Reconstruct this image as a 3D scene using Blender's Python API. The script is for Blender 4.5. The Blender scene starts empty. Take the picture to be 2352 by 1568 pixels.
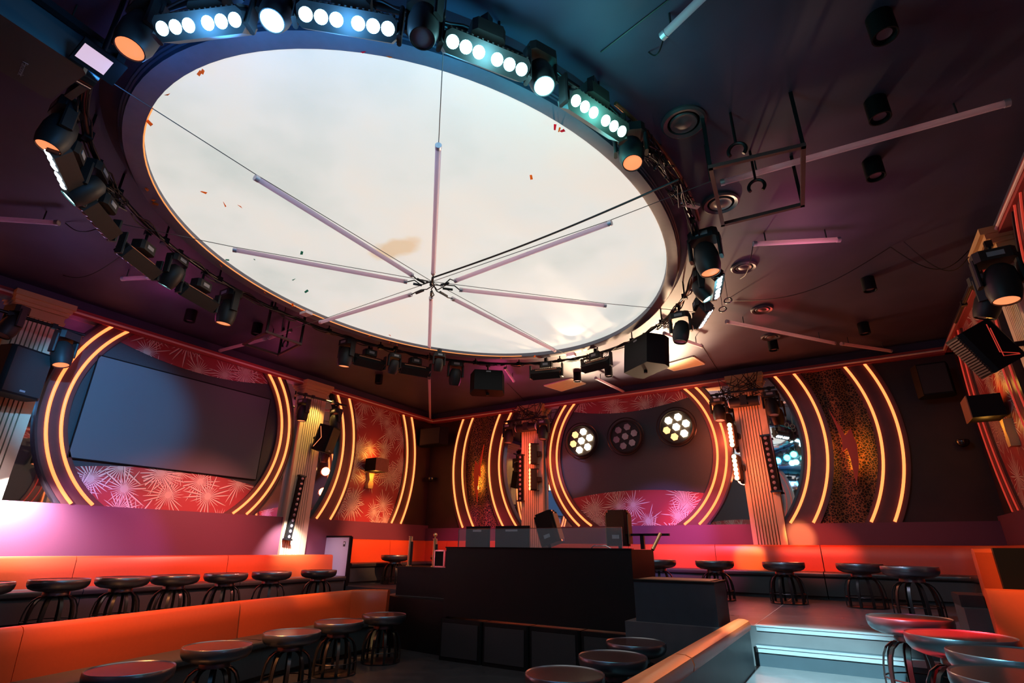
import bpy, math, random
from mathutils import Vector, Matrix
random.seed(7)
scene = bpy.context.scene
col = scene.collection
PI = math.pi
# ---------------------------------------------------------------- camera
CAM = Vector((0, 0, 1.48))
F_PX = 1208.0
yaw, pitch, roll = [math.radians(a) for a in (31.556, 21.431, 0.543)]
fwd = Vector((-math.sin(yaw) * math.cos(pitch), math.cos(yaw) * math.cos(pitch), math.sin(pitch)))
r0 = Vector((math.cos(yaw), math.sin(yaw), 0)); u0 = r0.cross(fwd)
rgt = math.cos(roll) * r0 + math.sin(roll) * u0
upv = -math.sin(roll) * r0 + math.cos(roll) * u0
cam_d = bpy.data.cameras.new('camera'); cam = bpy.data.objects.new('camera', cam_d); col.objects.link(cam)
cam_d.sensor_width = 36; cam_d.lens = F_PX / 2352 * 36; cam_d.clip_start = 0.05; cam_d.clip_end = 100
M = Matrix((rgt, upv, -fwd)).transposed().to_4x4(); M.translation = CAM; cam.matrix_world = M
scene.camera = cam
# ---------------------------------------------------------------- world, exposure
scene.view_settings.view_transform = 'Standard'; scene.view_settings.look = 'None'
scene.view_settings.exposure = 0.0; scene.view_settings.gamma = 1.0
scene.view_settings.use_curve_mapping = False
w = bpy.data.worlds.new('world'); scene.world = w; w.use_nodes = True
w.node_tree.nodes['Background'].inputs[0].default_value = (0.05, 0.04, 0.06, 1)
w.node_tree.nodes['Background'].inputs[1].default_value = 0.02

cy = scene.cycles
cy.max_bounces = 6; cy.diffuse_bounces = 2; cy.glossy_bounces = 3; cy.transmission_bounces = 4; cy.transparent_max_bounces = 4
cy.use_adaptive_sampling = True; cy.adaptive_threshold = 0.03; cy.caustics_reflective = False; cy.caustics_refractive = False; cy.sample_clamp_indirect = 4.0
# ---------------------------------------------------------------- stage lights of the room
def aim(o, d):
    o.rotation_euler = Vector(d).to_track_quat('-Z', 'Y').to_euler()
def spot(loc, target, color, power, angle=40, blend=0.6, radius=0.06):
    d = bpy.data.lights.new('stage_spot', 'SPOT'); o = bpy.data.objects.new('stage_spot', d); col.objects.link(o)
    d.energy = power; d.color = color; d.spot_size = math.radians(angle); d.spot_blend = blend; d.shadow_soft_size = radius
    o.location = loc; aim(o, Vector(target) - Vector(loc)); return o
def glow(loc, color, power, radius=0.08):
    d = bpy.data.lights.new('lamp_and_fill_glow', 'POINT'); o = bpy.data.objects.new('lamp_and_fill_glow', d); col.objects.link(o)
    d.energy = power; d.color = color; d.shadow_soft_size = radius; o.location = loc; return o
WARM = (1, .62, .32); WHITE = (1, .95, .9); CYAN = (.25, .85, 1); BLUE = (.1, .45, 1); RED = (1, .05, .04)
MAG = (1, .12, .45); PURP = (.6, .3, 1); ORANGE = (1, .35, .08)

# ---------------------------------------------------------------- pixel -> real place helpers (known height or wall plane)
def ray(px, py):
    return (px - 1176) / F_PX * rgt - (py - 784) / F_PX * upv + fwd
def at_z(px, py, z):
    d = ray(px, py); return CAM + d * ((z - CAM.z) / d.z)
def at_y(px, py, y):
    d = ray(px, py); return CAM + d * (y / d.y)
def at_x(px, py, x):
    d = ray(px, py); return CAM + d * (x / d.x)

# ---------------------------------------------------------------- materials
MATS = {}
def new_mat(name):
    m = bpy.data.materials.new(name); m.use_nodes = True; MATS[name] = m
    return m, m.node_tree.nodes, m.node_tree.links, m.node_tree.nodes['Principled BSDF']
def mat(name, color, rough=.5, metal=0, spec=.5, noise=0, nscale=20, bump=0, emit=None, estr=0, coat=0, rvar=0):
    m, N, L, b = new_mat(name)
    b.inputs['Base Color'].default_value = (*color, 1); b.inputs['Roughness'].default_value = rough
    b.inputs['Metallic'].default_value = metal; b.inputs['Specular IOR Level'].default_value = spec
    if coat: b.inputs['Coat Weight'].default_value = coat; b.inputs['Coat Roughness'].default_value = .15
    if emit: b.inputs['Emission Color'].default_value = (*emit, 1); b.inputs['Emission Strength'].default_value = estr
    if noise or bump or rvar:
        tc = N.new('ShaderNodeTexCoord'); nz = N.new('ShaderNodeTexNoise'); nz.inputs['Scale'].default_value = nscale
        nz.inputs['Detail'].default_value = 6; L.new(tc.outputs['Object'], nz.inputs['Vector'])
        if noise:
            mx = N.new('ShaderNodeMixRGB'); mx.inputs[1].default_value = (*[c * (1 - noise) for c in color], 1)
            mx.inputs[2].default_value = (*[min(1, c * (1 + noise)) for c in color], 1)
            L.new(nz.outputs['Fac'], mx.inputs[0]); L.new(mx.outputs[0], b.inputs['Base Color'])
        if rvar:
            mr = N.new('ShaderNodeMapRange'); mr.inputs[3].default_value = max(0.02, rough - rvar); mr.inputs[4].default_value = rough + rvar
            L.new(nz.outputs['Fac'], mr.inputs[0]); L.new(mr.outputs[0], b.inputs['Roughness'])
        if bump:
            bp = N.new('ShaderNodeBump'); bp.inputs['Strength'].default_value = bump; bp.inputs['Distance'].default_value = .01
            L.new(nz.outputs['Fac'], bp.inputs['Height']); L.new(bp.outputs[0], b.inputs['Normal'])
    return m
def emat(name, color, strength):
    m, N, L, b = new_mat(name)
    b.inputs['Base Color'].default_value = (*[c * .5 for c in color], 1)
    b.inputs['Emission Color'].default_value = (*color, 1); b.inputs['Emission Strength'].default_value = strength
    return m
mat('ceiling', (.042, .04, .08), .62, noise=.45, nscale=1.6, bump=.15)
mat('rim_paint', (.16, .16, .2), .5, noise=.15, nscale=14)
mat('rim_dark', (.05, .055, .085), .4, noise=.2, nscale=6)
mat('floor', (.035, .035, .038), .33, noise=.3, nscale=5, rvar=.12)
mat('platform_floor', (.1, .09, .095), .32, noise=.25, nscale=6, rvar=.1)
mat('stage_black', (.006, .0055, .0055), .5, spec=.25, noise=.2, nscale=9)
mat('dark_face', (.03, .04, .05), .45, noise=.2, nscale=9)
mat('step_nosing', (.5, .52, .55), .3, metal=.6)
mat('wall_plum', (.15, .042, .075), .48, noise=.06, nscale=60, bump=.05)
mat('wall_brown', (.045, .016, .012), .5, noise=.5, nscale=2.5)
mat('trim_red', (.42, .07, .06), .3)
mat('trim_cream', (.85, .62, .52), .35)
mat('ring_board', (.11, .035, .035), .4, noise=.35, nscale=5)
mat('ring_edge', (.03, .02, .025), .3)
mat('charcoal_panel', (.045, .05, .055), .6, noise=.15, nscale=40)
mat('screen_fabric', (.13, .135, .145), .75, noise=.05, nscale=200)
mat('orange_vinyl', (.6, .08, .02), .36, noise=.06, nscale=30, bump=.06)
mat('black_vinyl', (.03, .035, .037), .3, noise=.15, nscale=40, bump=.1)
mat('teal_base', (.035, .05, .055), .5, noise=.1, nscale=60)
mat('cream_pilaster', (.78, .6, .4), .45, noise=.06, nscale=10)
mat('gold_cornice', (.62, .42, .18), .4, noise=.08, nscale=10)
mat('pewter', (.2, .21, .235), .3, metal=.9)
mat('laminate', (.06, .025, .022), .22, spec=.35, noise=.2, nscale=12)
mat('iron', (.015, .014, .014), .35, metal=.3)
mat('black_plastic', (.006, .006, .0065), .6, spec=.15)
mat('black_gloss', (.01, .01, .01), .12, coat=.6)
mat('fixture', (.02, .017, .016), .5, spec=.3, noise=.2, nscale=20)
mat('fixture_rib', (.05, .035, .03), .5)
mat('slot_panel', (.75, .3, .17), .4)
mat('black_metal', (.02, .02, .022), .3, metal=.6)
mat('chrome', (.7, .7, .72), .15, metal=1)
mat('gold', (.95, .6, .28), .3, metal=.75)
mat('rope', (.03, .008, .01), .8, bump=.6, nscale=90)
mat('pink_metal', (.8, .45, .5), .25, metal=.9)
mat('tube_plastic', (.86, .7, .8), .4)
_m = MATS['tube_plastic']; _n = _m.node_tree; _t = _n.nodes.new('ShaderNodeBsdfTranslucent'); _t.inputs[0].default_value = (.95, .8, .9, 1)
_x = _n.nodes.new('ShaderNodeMixShader'); _x.inputs[0].default_value = .6
_n.links.new(_n.nodes['Principled BSDF'].outputs[0], _x.inputs[1]); _n.links.new(_t.outputs[0], _x.inputs[2]); _n.links.new(_x.outputs[0], _n.nodes['Material Output'].inputs[0])
mat('tube_cap', (.6, .55, .62), .35, metal=.5)
mat('cable', (.01, .01, .01), .5)
mat('steel_wire', (.12, .12, .12), .4, metal=.8)
mat('frame_steel', (.11, .035, .035), .5, noise=.2, nscale=20)
mat('rust_pipe', (.35, .2, .1), .35, metal=.7)
mat('vent_grey', (.1, .09, .1), .4, metal=.3)
mat('tan_hatch', (.5, .36, .2), .6, noise=.15, nscale=12)
mat('hatch_edge', (.62, .58, .52), .5)
mat('lavender_panel', (.52, .5, .62), .5, noise=.05, nscale=50)
mat('wood_side', (.3, .13, .06), .5, noise=.25, nscale=14)
mat('bolt_red', (.65, .1, .04), .45)
mat('lens_dark', (.25, .2, .26), .12, coat=.5)
mat('grille', (.02, .02, .02), .6, bump=.5, nscale=300)
mat('white_plastic', (.72, .62, .68), .4)
def thin_mat(name, color, k):
    mat(name, color, .5); n_ = MATS[name].node_tree; t_ = n_.nodes.new('ShaderNodeBsdfTranslucent'); t_.inputs[0].default_value = (*color, 1)
    x_ = n_.nodes.new('ShaderNodeMixShader'); x_.inputs[0].default_value = k
    n_.links.new(n_.nodes['Principled BSDF'].outputs[0], x_.inputs[1]); n_.links.new(t_.outputs[0], x_.inputs[2]); n_.links.new(x_.outputs[0], n_.nodes['Material Output'].inputs[0])
thin_mat('confetti_orange', (1, .36, .06), .8); thin_mat('confetti_green', (.1, .4, .3), .7); thin_mat('confetti_red', (.95, .06, .12), .8)
mat('sticker_white', (.85, .85, .88), .5); mat('sticker_black', (.02, .02, .02), .5)
mat('grey_print', (.3, .3, .32), .5)
mat('projector', (.03, .05, .055), .4)
mat('screen_glow', (.2, .2, .2), .3, emit=(.9, .62, .78), estr=.75)
emat('neon', (1, .21, .055), 2.5)
emat('neon_dim', (1, .07, .04), .4)
emat('lamp_blue', (.35, .75, 1), 9); emat('lamp_cyan', (.35, .95, 1), 9); emat('lamp_teal', (.4, 1, .9), 9)
emat('lamp_orange', (1, .26, .1), 1.3); emat('lamp_white', (.75, .9, 1), 7)
emat('lamp_red', (1, .16, .06), 7); emat('lamp_hot', (1, .72, .3), 9)
emat('blinder_on', (1, .78, .48), 22); emat('blinder_low', (1, .55, .2), 2.0)
emat('bulb', (1, .75, .45), 18); emat('gold_led', (1, .5, .05), 60)
# mirror
m, N, L, b = new_mat('mirror'); b.inputs['Base Color'].default_value = (.82, .82, .84, 1); b.inputs['Metallic'].default_value = 1; b.inputs['Roughness'].default_value = .02
# plexiglass
m, N, L, b = new_mat('plexi'); b.inputs['Base Color'].default_value = (.95, .95, 1, 1); b.inputs['Roughness'].default_value = .04
b.inputs['Transmission Weight'].default_value = .86; b.inputs['IOR'].default_value = 1.3

def node(N, t, **k):
    n = N.new(t)
    for a, v in k.items(): setattr(n, a, v)
    return n
def math_n(N, L, op, a, bb=None, c=None):
    n = N.new('ShaderNodeMath'); n.operation = op
    for i, v in enumerate((a, bb, c)):
        if v is None: continue
        if isinstance(v, (int, float)): n.inputs[i].default_value = v
        else: L.new(v, n.inputs[i])
    return n.outputs[0]
def star_mat(name, axis, base, ray_c, dark_c):
    """printed wallpaper: two overlapping layers of pointed starbursts on red"""
    m, N, L, b = new_mat(name)
    tc = N.new('ShaderNodeTexCoord'); sp = N.new('ShaderNodeSeparateXYZ'); L.new(tc.outputs['Object'], sp.inputs[0])
    cur = None; last = None
    for layer, (sc, ox, oz, NR, R) in enumerate(((1.3, .3, .1, 26, .66), (1.3, 4.85, 2.55, 28, .62), (1.2, 8.35, 6.6, 26, .64))):
        cb = N.new('ShaderNodeCombineXYZ')
        L.new(math_n(N, L, 'MULTIPLY_ADD', sp.outputs['XYZ'.index(axis)], sc, ox), cb.inputs[0])
        L.new(math_n(N, L, 'MULTIPLY_ADD', sp.outputs[2], sc, oz), cb.inputs[1])
        vo = N.new('ShaderNodeTexVoronoi'); vo.voronoi_dimensions = '2D'; vo.inputs['Scale'].default_value = 1; vo.inputs['Randomness'].default_value = .75
        L.new(cb.outputs[0], vo.inputs['Vector'])
        sb = N.new('ShaderNodeVectorMath'); sb.operation = 'SUBTRACT'; L.new(cb.outputs[0], sb.inputs[0]); L.new(vo.outputs['Position'], sb.inputs[1])
        s2 = N.new('ShaderNodeSeparateXYZ'); L.new(sb.outputs[0], s2.inputs[0])
        ang = math_n(N, L, 'MULTIPLY', math_n(N, L, 'ARCTAN2', s2.outputs[1], s2.outputs[0]), NR / (2 * PI))
        d = vo.outputs['Distance']
        fl = math_n(N, L, 'FLOOR', ang); fr = math_n(N, L, 'SUBTRACT', ang, fl)
        sc2 = N.new('ShaderNodeSeparateColor'); L.new(vo.outputs['Color'], sc2.inputs[0])
        wn = N.new('ShaderNodeTexWhiteNoise'); wn.noise_dimensions = '1D'; L.new(math_n(N, L, 'MULTIPLY_ADD', sc2.outputs[0], 91.7, fl), wn.inputs['W'])
        size = math_n(N, L, 'MULTIPLY_ADD', sc2.outputs[1], .35, .7)
        ln = math_n(N, L, 'MULTIPLY', math_n(N, L, 'MULTIPLY_ADD', wn.outputs['Value'], R * .62, R * .38), size)
        hw = math_n(N, L, 'MULTIPLY', math_n(N, L, 'SUBTRACT', 1.0, math_n(N, L, 'POWER', math_n(N, L, 'DIVIDE', d, ln), 1.4)), .46)
        off = math_n(N, L, 'SUBTRACT', fr, .5)
        mask = math_n(N, L, 'LESS_THAN', math_n(N, L, 'ABSOLUTE', off), hw)
        shade = math_n(N, L, 'GREATER_THAN', off, math_n(N, L, 'MULTIPLY', hw, .45))
        rc = N.new('ShaderNodeMixRGB'); L.new(shade, rc.inputs[0]); rc.inputs[1].default_value = (*ray_c, 1); rc.inputs[2].default_value = (*dark_c, 1)
        core = math_n(N, L, 'LESS_THAN', d, .07)
        rc2 = N.new('ShaderNodeMixRGB'); L.new(core, rc2.inputs[0]); L.new(rc.outputs[0], rc2.inputs[1]); rc2.inputs[2].default_value = (*[c * .8 for c in ray_c], 1)
        mk = math_n(N, L, 'MAXIMUM', mask, core)
        mx = N.new('ShaderNodeMixRGB'); L.new(mk, mx.inputs[0])
        if last is None: mx.inputs[1].default_value = (*base, 1)
        else: L.new(last, mx.inputs[1])
        L.new(rc2.outputs[0], mx.inputs[2]); last = mx.outputs[0]
    L.new(last, b.inputs['Base Color']); b.inputs['Roughness'].default_value = .42
for ax in 'XY': star_mat('star_paper_' + ax, ax, (.36, .04, .045), (.75, .58, .47), (.04, .01, .012))
def leopard_mat():
    m, N, L, b = new_mat('leopard')
    tc = N.new('ShaderNodeTexCoord'); nz = N.new('ShaderNodeTexNoise'); nz.inputs['Scale'].default_value = 9
    L.new(tc.outputs['Object'], nz.inputs['Vector'])
    ad = N.new('ShaderNodeMixRGB'); ad.blend_type = 'ADD'; ad.inputs[0].default_value = .06; L.new(tc.outputs['Object'], ad.inputs[1]); L.new(nz.outputs['Color'], ad.inputs[2])
    vo = N.new('ShaderNodeTexVoronoi'); vo.feature = 'DISTANCE_TO_EDGE'; vo.inputs['Scale'].default_value = 21; L.new(ad.outputs[0], vo.inputs['Vector'])
    r = N.new('ShaderNodeValToRGB'); r.color_ramp.elements[0].position = .05; r.color_ramp.elements[0].color = (.3, .13, .055, 1)
    r.color_ramp.elements[1].position = .11; r.color_ramp.elements[1].color = (.008, .004, .003, 1)
    L.new(vo.outputs['Distance'], r.inputs[0]); L.new(r.outputs[0], b.inputs['Base Color']); b.inputs['Roughness'].default_value = .75
leopard_mat()
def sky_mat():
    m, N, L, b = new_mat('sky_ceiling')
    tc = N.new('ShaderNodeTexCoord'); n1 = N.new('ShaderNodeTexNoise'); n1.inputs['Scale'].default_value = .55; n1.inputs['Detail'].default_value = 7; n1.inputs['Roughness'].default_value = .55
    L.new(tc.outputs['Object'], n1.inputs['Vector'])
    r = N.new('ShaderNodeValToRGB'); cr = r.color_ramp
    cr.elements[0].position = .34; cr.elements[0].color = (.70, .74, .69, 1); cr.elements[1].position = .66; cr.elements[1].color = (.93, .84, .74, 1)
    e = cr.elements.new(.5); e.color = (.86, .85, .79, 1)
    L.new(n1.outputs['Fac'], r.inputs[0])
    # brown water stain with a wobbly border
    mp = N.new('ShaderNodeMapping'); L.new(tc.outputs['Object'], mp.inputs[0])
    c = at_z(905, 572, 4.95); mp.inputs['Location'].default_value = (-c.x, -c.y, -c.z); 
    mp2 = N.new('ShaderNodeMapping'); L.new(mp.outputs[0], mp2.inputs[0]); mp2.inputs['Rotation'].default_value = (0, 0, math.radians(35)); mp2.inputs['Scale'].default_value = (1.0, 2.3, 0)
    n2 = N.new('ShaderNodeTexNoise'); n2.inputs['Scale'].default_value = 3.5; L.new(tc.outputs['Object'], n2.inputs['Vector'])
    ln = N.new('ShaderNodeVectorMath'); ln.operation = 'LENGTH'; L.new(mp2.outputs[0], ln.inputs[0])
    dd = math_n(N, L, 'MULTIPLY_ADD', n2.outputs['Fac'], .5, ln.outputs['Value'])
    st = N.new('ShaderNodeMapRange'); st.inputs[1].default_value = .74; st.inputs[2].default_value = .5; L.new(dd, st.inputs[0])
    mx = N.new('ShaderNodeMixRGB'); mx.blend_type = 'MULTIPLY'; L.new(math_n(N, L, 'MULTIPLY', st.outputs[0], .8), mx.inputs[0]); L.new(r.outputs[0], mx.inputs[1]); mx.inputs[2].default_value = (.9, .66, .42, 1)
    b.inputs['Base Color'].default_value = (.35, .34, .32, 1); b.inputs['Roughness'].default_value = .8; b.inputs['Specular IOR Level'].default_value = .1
    L.new(mx.outputs[0], b.inputs['Emission Color']); b.inputs['Emission Strength'].default_value = .84  # emission stands in for the cove light on the painted panel
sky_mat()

# ---------------------------------------------------------------- mesh helpers
def basis(d, up=(0, 0, 1)):
    """matrix whose Z looks along d"""
    z = Vector(d).normalized(); u = Vector(up)
    if abs(z.dot(u)) > .98: u = Vector((0, 1, 0)) if abs(z.y) < .9 else Vector((1, 0, 0))
    x = u.cross(z).normalized(); y = z.cross(x)
    return Matrix((x, y, z)).transposed().to_4x4()
class MB:
    def __init__(s, M=None): s.v = []; s.f = []; s.sm = []; s.M = M or Matrix()
    def add(s, vs, fs, smooth=False):
        o = len(s.v); s.v += [tuple(s.M @ Vector(p)) for p in vs]
        for f in fs: s.f.append([i + o for i in f]); s.sm.append(smooth)
        return s
    def box(s, c, d, R=None):
        R = R or Matrix(); c = Vector(c); x, y, z = [k / 2 for k in d]
        vs = [c + (R.to_3x3() @ Vector((a * x, bb * y, e * z))) for a in (-1, 1) for bb in (-1, 1) for e in (-1, 1)]
        return s.add(vs, [(0, 1, 3, 2), (4, 6, 7, 5), (0, 4, 5, 1), (2, 3, 7, 6), (0, 2, 6, 4), (1, 5, 7, 3)])
    def cbox(s, c, d, ch=.02, R=None):
        """box with chamfered long edges (octagon in local xy, extruded in z)"""
        x, y = d[0] / 2, d[1] / 2; ch = min(ch, x * .9, y * .9)
        p = [(-x + ch, -y), (x - ch, -y), (x, -y + ch), (x, y - ch), (x - ch, y), (-x + ch, y), (-x, y - ch), (-x, -y + ch)]
        T = Matrix.Translation(Vector(c)) @ (R or Matrix())
        return s.prism(p, -d[2] / 2, d[2] / 2, T)
    def prism(s, poly, z0, z1, T=None):
        T = T or Matrix(); n = len(poly)
        vs = [T @ Vector((x, y, z0)) for x, y in poly] + [T @ Vector((x, y, z1)) for x, y in poly]
        fs = [tuple(range(n - 1, -1, -1)), tuple(range(n, 2 * n))] + [(i, (i + 1) % n, n + (i + 1) % n, n + i) for i in range(n)]
        return s.add(vs, fs)
    def lathe(s, prof, n=24, T=None):
        T = T or Matrix(); vs = []; fs = []
        for r, z in prof:
            for k in range(n):
                a = 2 * PI * k / n; vs.append(T @ Vector((r * math.cos(a), r * math.sin(a), z)))
        for i in range(len(prof) - 1):
            for k in range(n):
                k2 = (k + 1) % n; fs.append((i * n + k, i * n + k2, (i + 1) * n + k2, (i + 1) * n + k))
        if prof[0][0] > 1e-4: fs.append(tuple(range(n - 1, -1, -1)))
        if prof[-1][0] > 1e-4: fs.append(tuple(range((len(prof) - 1) * n, len(prof) * n)))
        return s.add(vs, fs, True)
    def cyl(s, p0, p1, r0, r1=None, n=14):
        p0 = Vector(p0); p1 = Vector(p1); d = p1 - p0
        return s.lathe([(r0, 0), (r1 if r1 is not None else r0, d.length)], n, Matrix.Translation(p0) @ basis(d))
    def tube(s, pts, r, n=8, closed=False):
        pts = [Vector(p) for p in pts]; m = len(pts); vs = []; fs = []
        up = Vector((0, 0, 1)); prev = None
        for i, p in enumerate(pts):
            a = pts[(i - 1) % m] if (closed or i > 0) else p; c = pts[(i + 1) % m] if (closed or i < m - 1) else p
            t = (c - a).normalized()
            x = (prev - t * prev.dot(t)) if prev is not None else (up.cross(t) if abs(t.z) < .9 else Vector((1, 0, 0)).cross(t))
            x = x.normalized(); y = t.cross(x); prev = x
            for k in range(n):
                g = 2 * PI * k / n; vs.append(p + (x * math.cos(g) + y * math.sin(g)) * r)
        for i in range(m if closed else m - 1):
            j = (i + 1) % m
            for k in range(n): fs.append((i * n + k, i * n + (k + 1) % n, j * n + (k + 1) % n, j * n + k))
        if not closed: fs += [tuple(range(n - 1, -1, -1)), tuple(range((m - 1) * n, m * n))]
        return s.add(vs, fs, True)
    def sweep(s, path, prof):
        """closed profile (n,z) swept along a plan polyline; n is measured to the right of travel"""
        P = [Vector((p[0], p[1])) for p in path]; m = len(P); k = len(prof); vs = []; fs = []
        for i in range(m):
            d1 = (P[i] - P[i - 1]).normalized() if i else (P[1] - P[0]).normalized()
            d2 = (P[i + 1] - P[i]).normalized() if i < m - 1 else d1
            n1 = Vector((d1.y, -d1.x)); n2 = Vector((d2.y, -d2.x)); b = (n1 + n2).normalized(); b /= max(.4, b.dot(n1))
            for n, z in prof: vs.append((P[i].x + b.x * n, P[i].y + b.y * n, z))
        for i in range(m - 1):
            for j in range(k): fs.append((i * k + j, i * k + (j + 1) % k, (i + 1) * k + (j + 1) % k, (i + 1) * k + j))
        fs += [tuple(range(k - 1, -1, -1)), tuple(range((m - 1) * k, m * k))]
        return s.add(vs, fs, True)
    def mesh(s, name):
        me = bpy.data.meshes.new(name); me.from_pydata(s.v, [], s.f); me.polygons.foreach_set('use_smooth', s.sm)
        me.set_sharp_from_angle(angle=math.radians(38)); me.update(); return me
    def build(s, name, material, parent=None):
        me = s.mesh(name); me.materials.append(MATS[material]); return link(name, me, parent)
def link(name, me, parent=None):
    o = bpy.data.objects.new(name, me); col.objects.link(o)
    if parent: o.parent = parent
    return o
def tag(o, label, cat, group=None):
    o['label'] = label; o['category'] = cat
    if group: o['group'] = group
    return o
def thing(name, label, cat, loc=(0, 0, 0), group=None):
    o = bpy.data.objects.new(name, None); o.empty_display_size = .1; col.objects.link(o); o.location = loc
    return tag(o, label, cat, group)
def struct(o): o['kind'] = 'structure'; return o
def copy_tree(src, label, loc=None, group=None):
    r = src.copy(); col.objects.link(r); r['label'] = label
    if loc is not None: r.location = loc
    if group: r['group'] = group
    for ch in list(src.children):
        c = ch.copy(); col.objects.link(c); c.parent = r
        for g in list(ch.children):
            q = g.copy(); col.objects.link(q); q.parent = c
    return r

# ================================================================= SETTING
XL, XR, YB, YF = -9.98, 2.15, 11.8, -1.9
ZC = 5.118; ZT = 4.88
Z_BACK, Z_LEFT, Z_RIGHT = .72, .49, .38
struct(MB().box(((XL + XR) / 2, (YB + YF) / 2, -.05), (XR - XL + .4, YB - YF + .4, .1)).build('floor', 'floor'))
def slab(name, poly, z0, z1, m): return struct(MB().prism(poly, z0, z1).build(name, m))
slab('floor_left_tier', [(XL, YF), (-7.35, YF), (-6.45, 2.0), (-7.05, 4.45), (-7.35, 6.6), (-7.35, 8.4), (XL, 8.4)], 0, Z_LEFT, 'dark_face')
slab('floor_back_platform', [(XL, 8.4), (-7.35, 8.4), (-7.0, 7.35), (-5.4, 7.35), (-5.4, 7.7), (-2.4, 7.7), (-2.4, 6.42), (-1.2, 6.42), (-1.2, 6.87), (.62, 6.87), (.62, 5.86), (XR, 5.86), (XR, YB), (XL, YB)], 0, Z_BACK, 'platform_floor')
slab('floor_right_tier', [(-1.1, YF), (XR, YF), (XR, 6.9), (-1.1, 6.9)], 0, Z_RIGHT, 'platform_floor')
stp = struct(MB().box(((-1.1 + .62) / 2, 6.755, Z_RIGHT + .085), (1.72, .23, .17)).build('floor_step', 'dark_face'))
for nm, y, z in (('trim_1', 6.64, Z_RIGHT + .17), ('trim_2', 6.87, Z_BACK)):
    o = struct(MB().box((-.23, y + .015, z + .004), (1.7, .07, .014)).box((-.23, y - .006, z - .02), (1.7, .012, .05)).build(nm, 'step_nosing'))
mb = MB()
struct(mb.box((-1.1, 9.0, Z_BACK + .001), (.008, 4.2, .002)).build('trim_3', 'hatch_edge'))
# ceiling with an oval hole
CX, CY = -3.944, 4.794
def ell(a, t, z, da=0): return Vector((CX + (2.99 * a + da) * math.cos(t), CY + (3.91 * a + da) * math.sin(t), z))
def oval(ax, by, z, n=120): return [Vector((CX + ax * math.cos(2 * PI * k / n), CY + by * math.sin(2 * PI * k / n), z)) for k in range(n)]
def rectpt(t):
    dx, dy = 2.99 * math.cos(t), 3.91 * math.sin(t); k = 1e9
    if dx > 1e-6: k = min(k, (XR + .1 - CX) / dx)
    if dx < -1e-6: k = min(k, (XL - .1 - CX) / dx)
    if dy > 1e-6: k = min(k, (YB + .1 - CY) / dy)
    if dy < -1e-6: k = min(k, (YF - .1 - CY) / dy)
    return (CX + k * dx, CY + k * dy)
angs = sorted([2 * PI * k / 120 for k in range(120)] + [math.atan2((y - CY) / 3.91, (x - CX) / 2.99) % (2 * PI) for x in (XL - .1, XR + .1) for y in (YF - .1, YB + .1)])
n = len(angs); vs = []; fs = []
for t in angs: vs += [(CX + 2.99 * math.cos(t), CY + 3.91 * math.sin(t), ZC), (*rectpt(t), ZC)]
for k in range(n): fs.append((2 * k, 2 * k + 1, 2 * ((k + 1) % n) + 1, 2 * ((k + 1) % n)))
struct(MB().add(vs, fs).build('ceiling', 'ceiling'))
struct(MB().box(((XL + XR) / 2, (YB + YF) / 2, ZC + .35), (XR - XL + .4, YB - YF + .4, .1)).build('ceiling_deck', 'stage_black'))
# hanging oval rim: dark cove, grooved moulding, flat shelf
rim = thing('oval_ceiling_rim', 'dark oval rim framing the bright sky ceiling', 'ceiling rim', (CX, CY, ZT))
def rings(rs, closed_prof=False):
    n = 120; vs = []; fs = []
    for ax, by, z in rs: vs += [(ax * math.cos(2 * PI * k / n), by * math.sin(2 * PI * k / n), z - ZT) for k in range(n)]
    for i in range(len(rs) - 1):
        for k in range(n): fs.append((i * n + k, (i + 1) * n + k, (i + 1) * n + (k + 1) % n, i * n + (k + 1) % n))
    return MB().add(vs, fs, True)
def prof2(a, b, zz): return [(2.99 + (a - 2.99), 3.91 + (a - 2.99), zz)]
rings([(2.99, 3.92, ZC), (2.975, 3.88, 5.08), (2.95, 3.83, 5.03), (2.915, 3.77, 4.985), (2.895, 3.74, 4.95)]).build('cove', 'rim_dark', rim)
rings([(2.895, 3.74, 4.95), (2.89, 3.735, 4.935), (2.875, 3.72, 4.932), (2.872, 3.715, 4.918), (2.858, 3.70, 4.915), (2.855, 3.695, 4.895), (2.85, 3.69, 4.88)]).build('moulding', 'rim_dark', rim)
rings([(2.85, 3.69, 4.88), (2.73, 3.54, 4.88), (2.72, 3.53, 4.885), (2.72, 3.53, 4.99)]).build('shelf', 'rim_paint', rim)
emat('rim_led', (1, .3, .08), 1.2)
MB().tube([(2.715 * math.cos(2 * PI * k / 120), 3.525 * math.sin(2 * PI * k / 120), .012) for k in range(36, 88)], .007, 6).build('led_strip', 'rim_led', rim)
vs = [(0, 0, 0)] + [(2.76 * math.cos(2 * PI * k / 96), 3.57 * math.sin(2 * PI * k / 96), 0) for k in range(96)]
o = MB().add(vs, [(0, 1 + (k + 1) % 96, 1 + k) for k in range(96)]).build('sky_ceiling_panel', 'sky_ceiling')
o.location = (CX, CY, 4.95); tag(o, 'large oval cloud-painted ceiling panel, cove light on it put in as emission', 'ceiling panel')
# the material was laid out in room coordinates
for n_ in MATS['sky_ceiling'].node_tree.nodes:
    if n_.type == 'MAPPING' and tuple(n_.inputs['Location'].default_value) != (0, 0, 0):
        c = at_z(905, 572, 4.95); n_.inputs['Location'].default_value = (CX - c.x, CY - c.y, 0)

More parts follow.
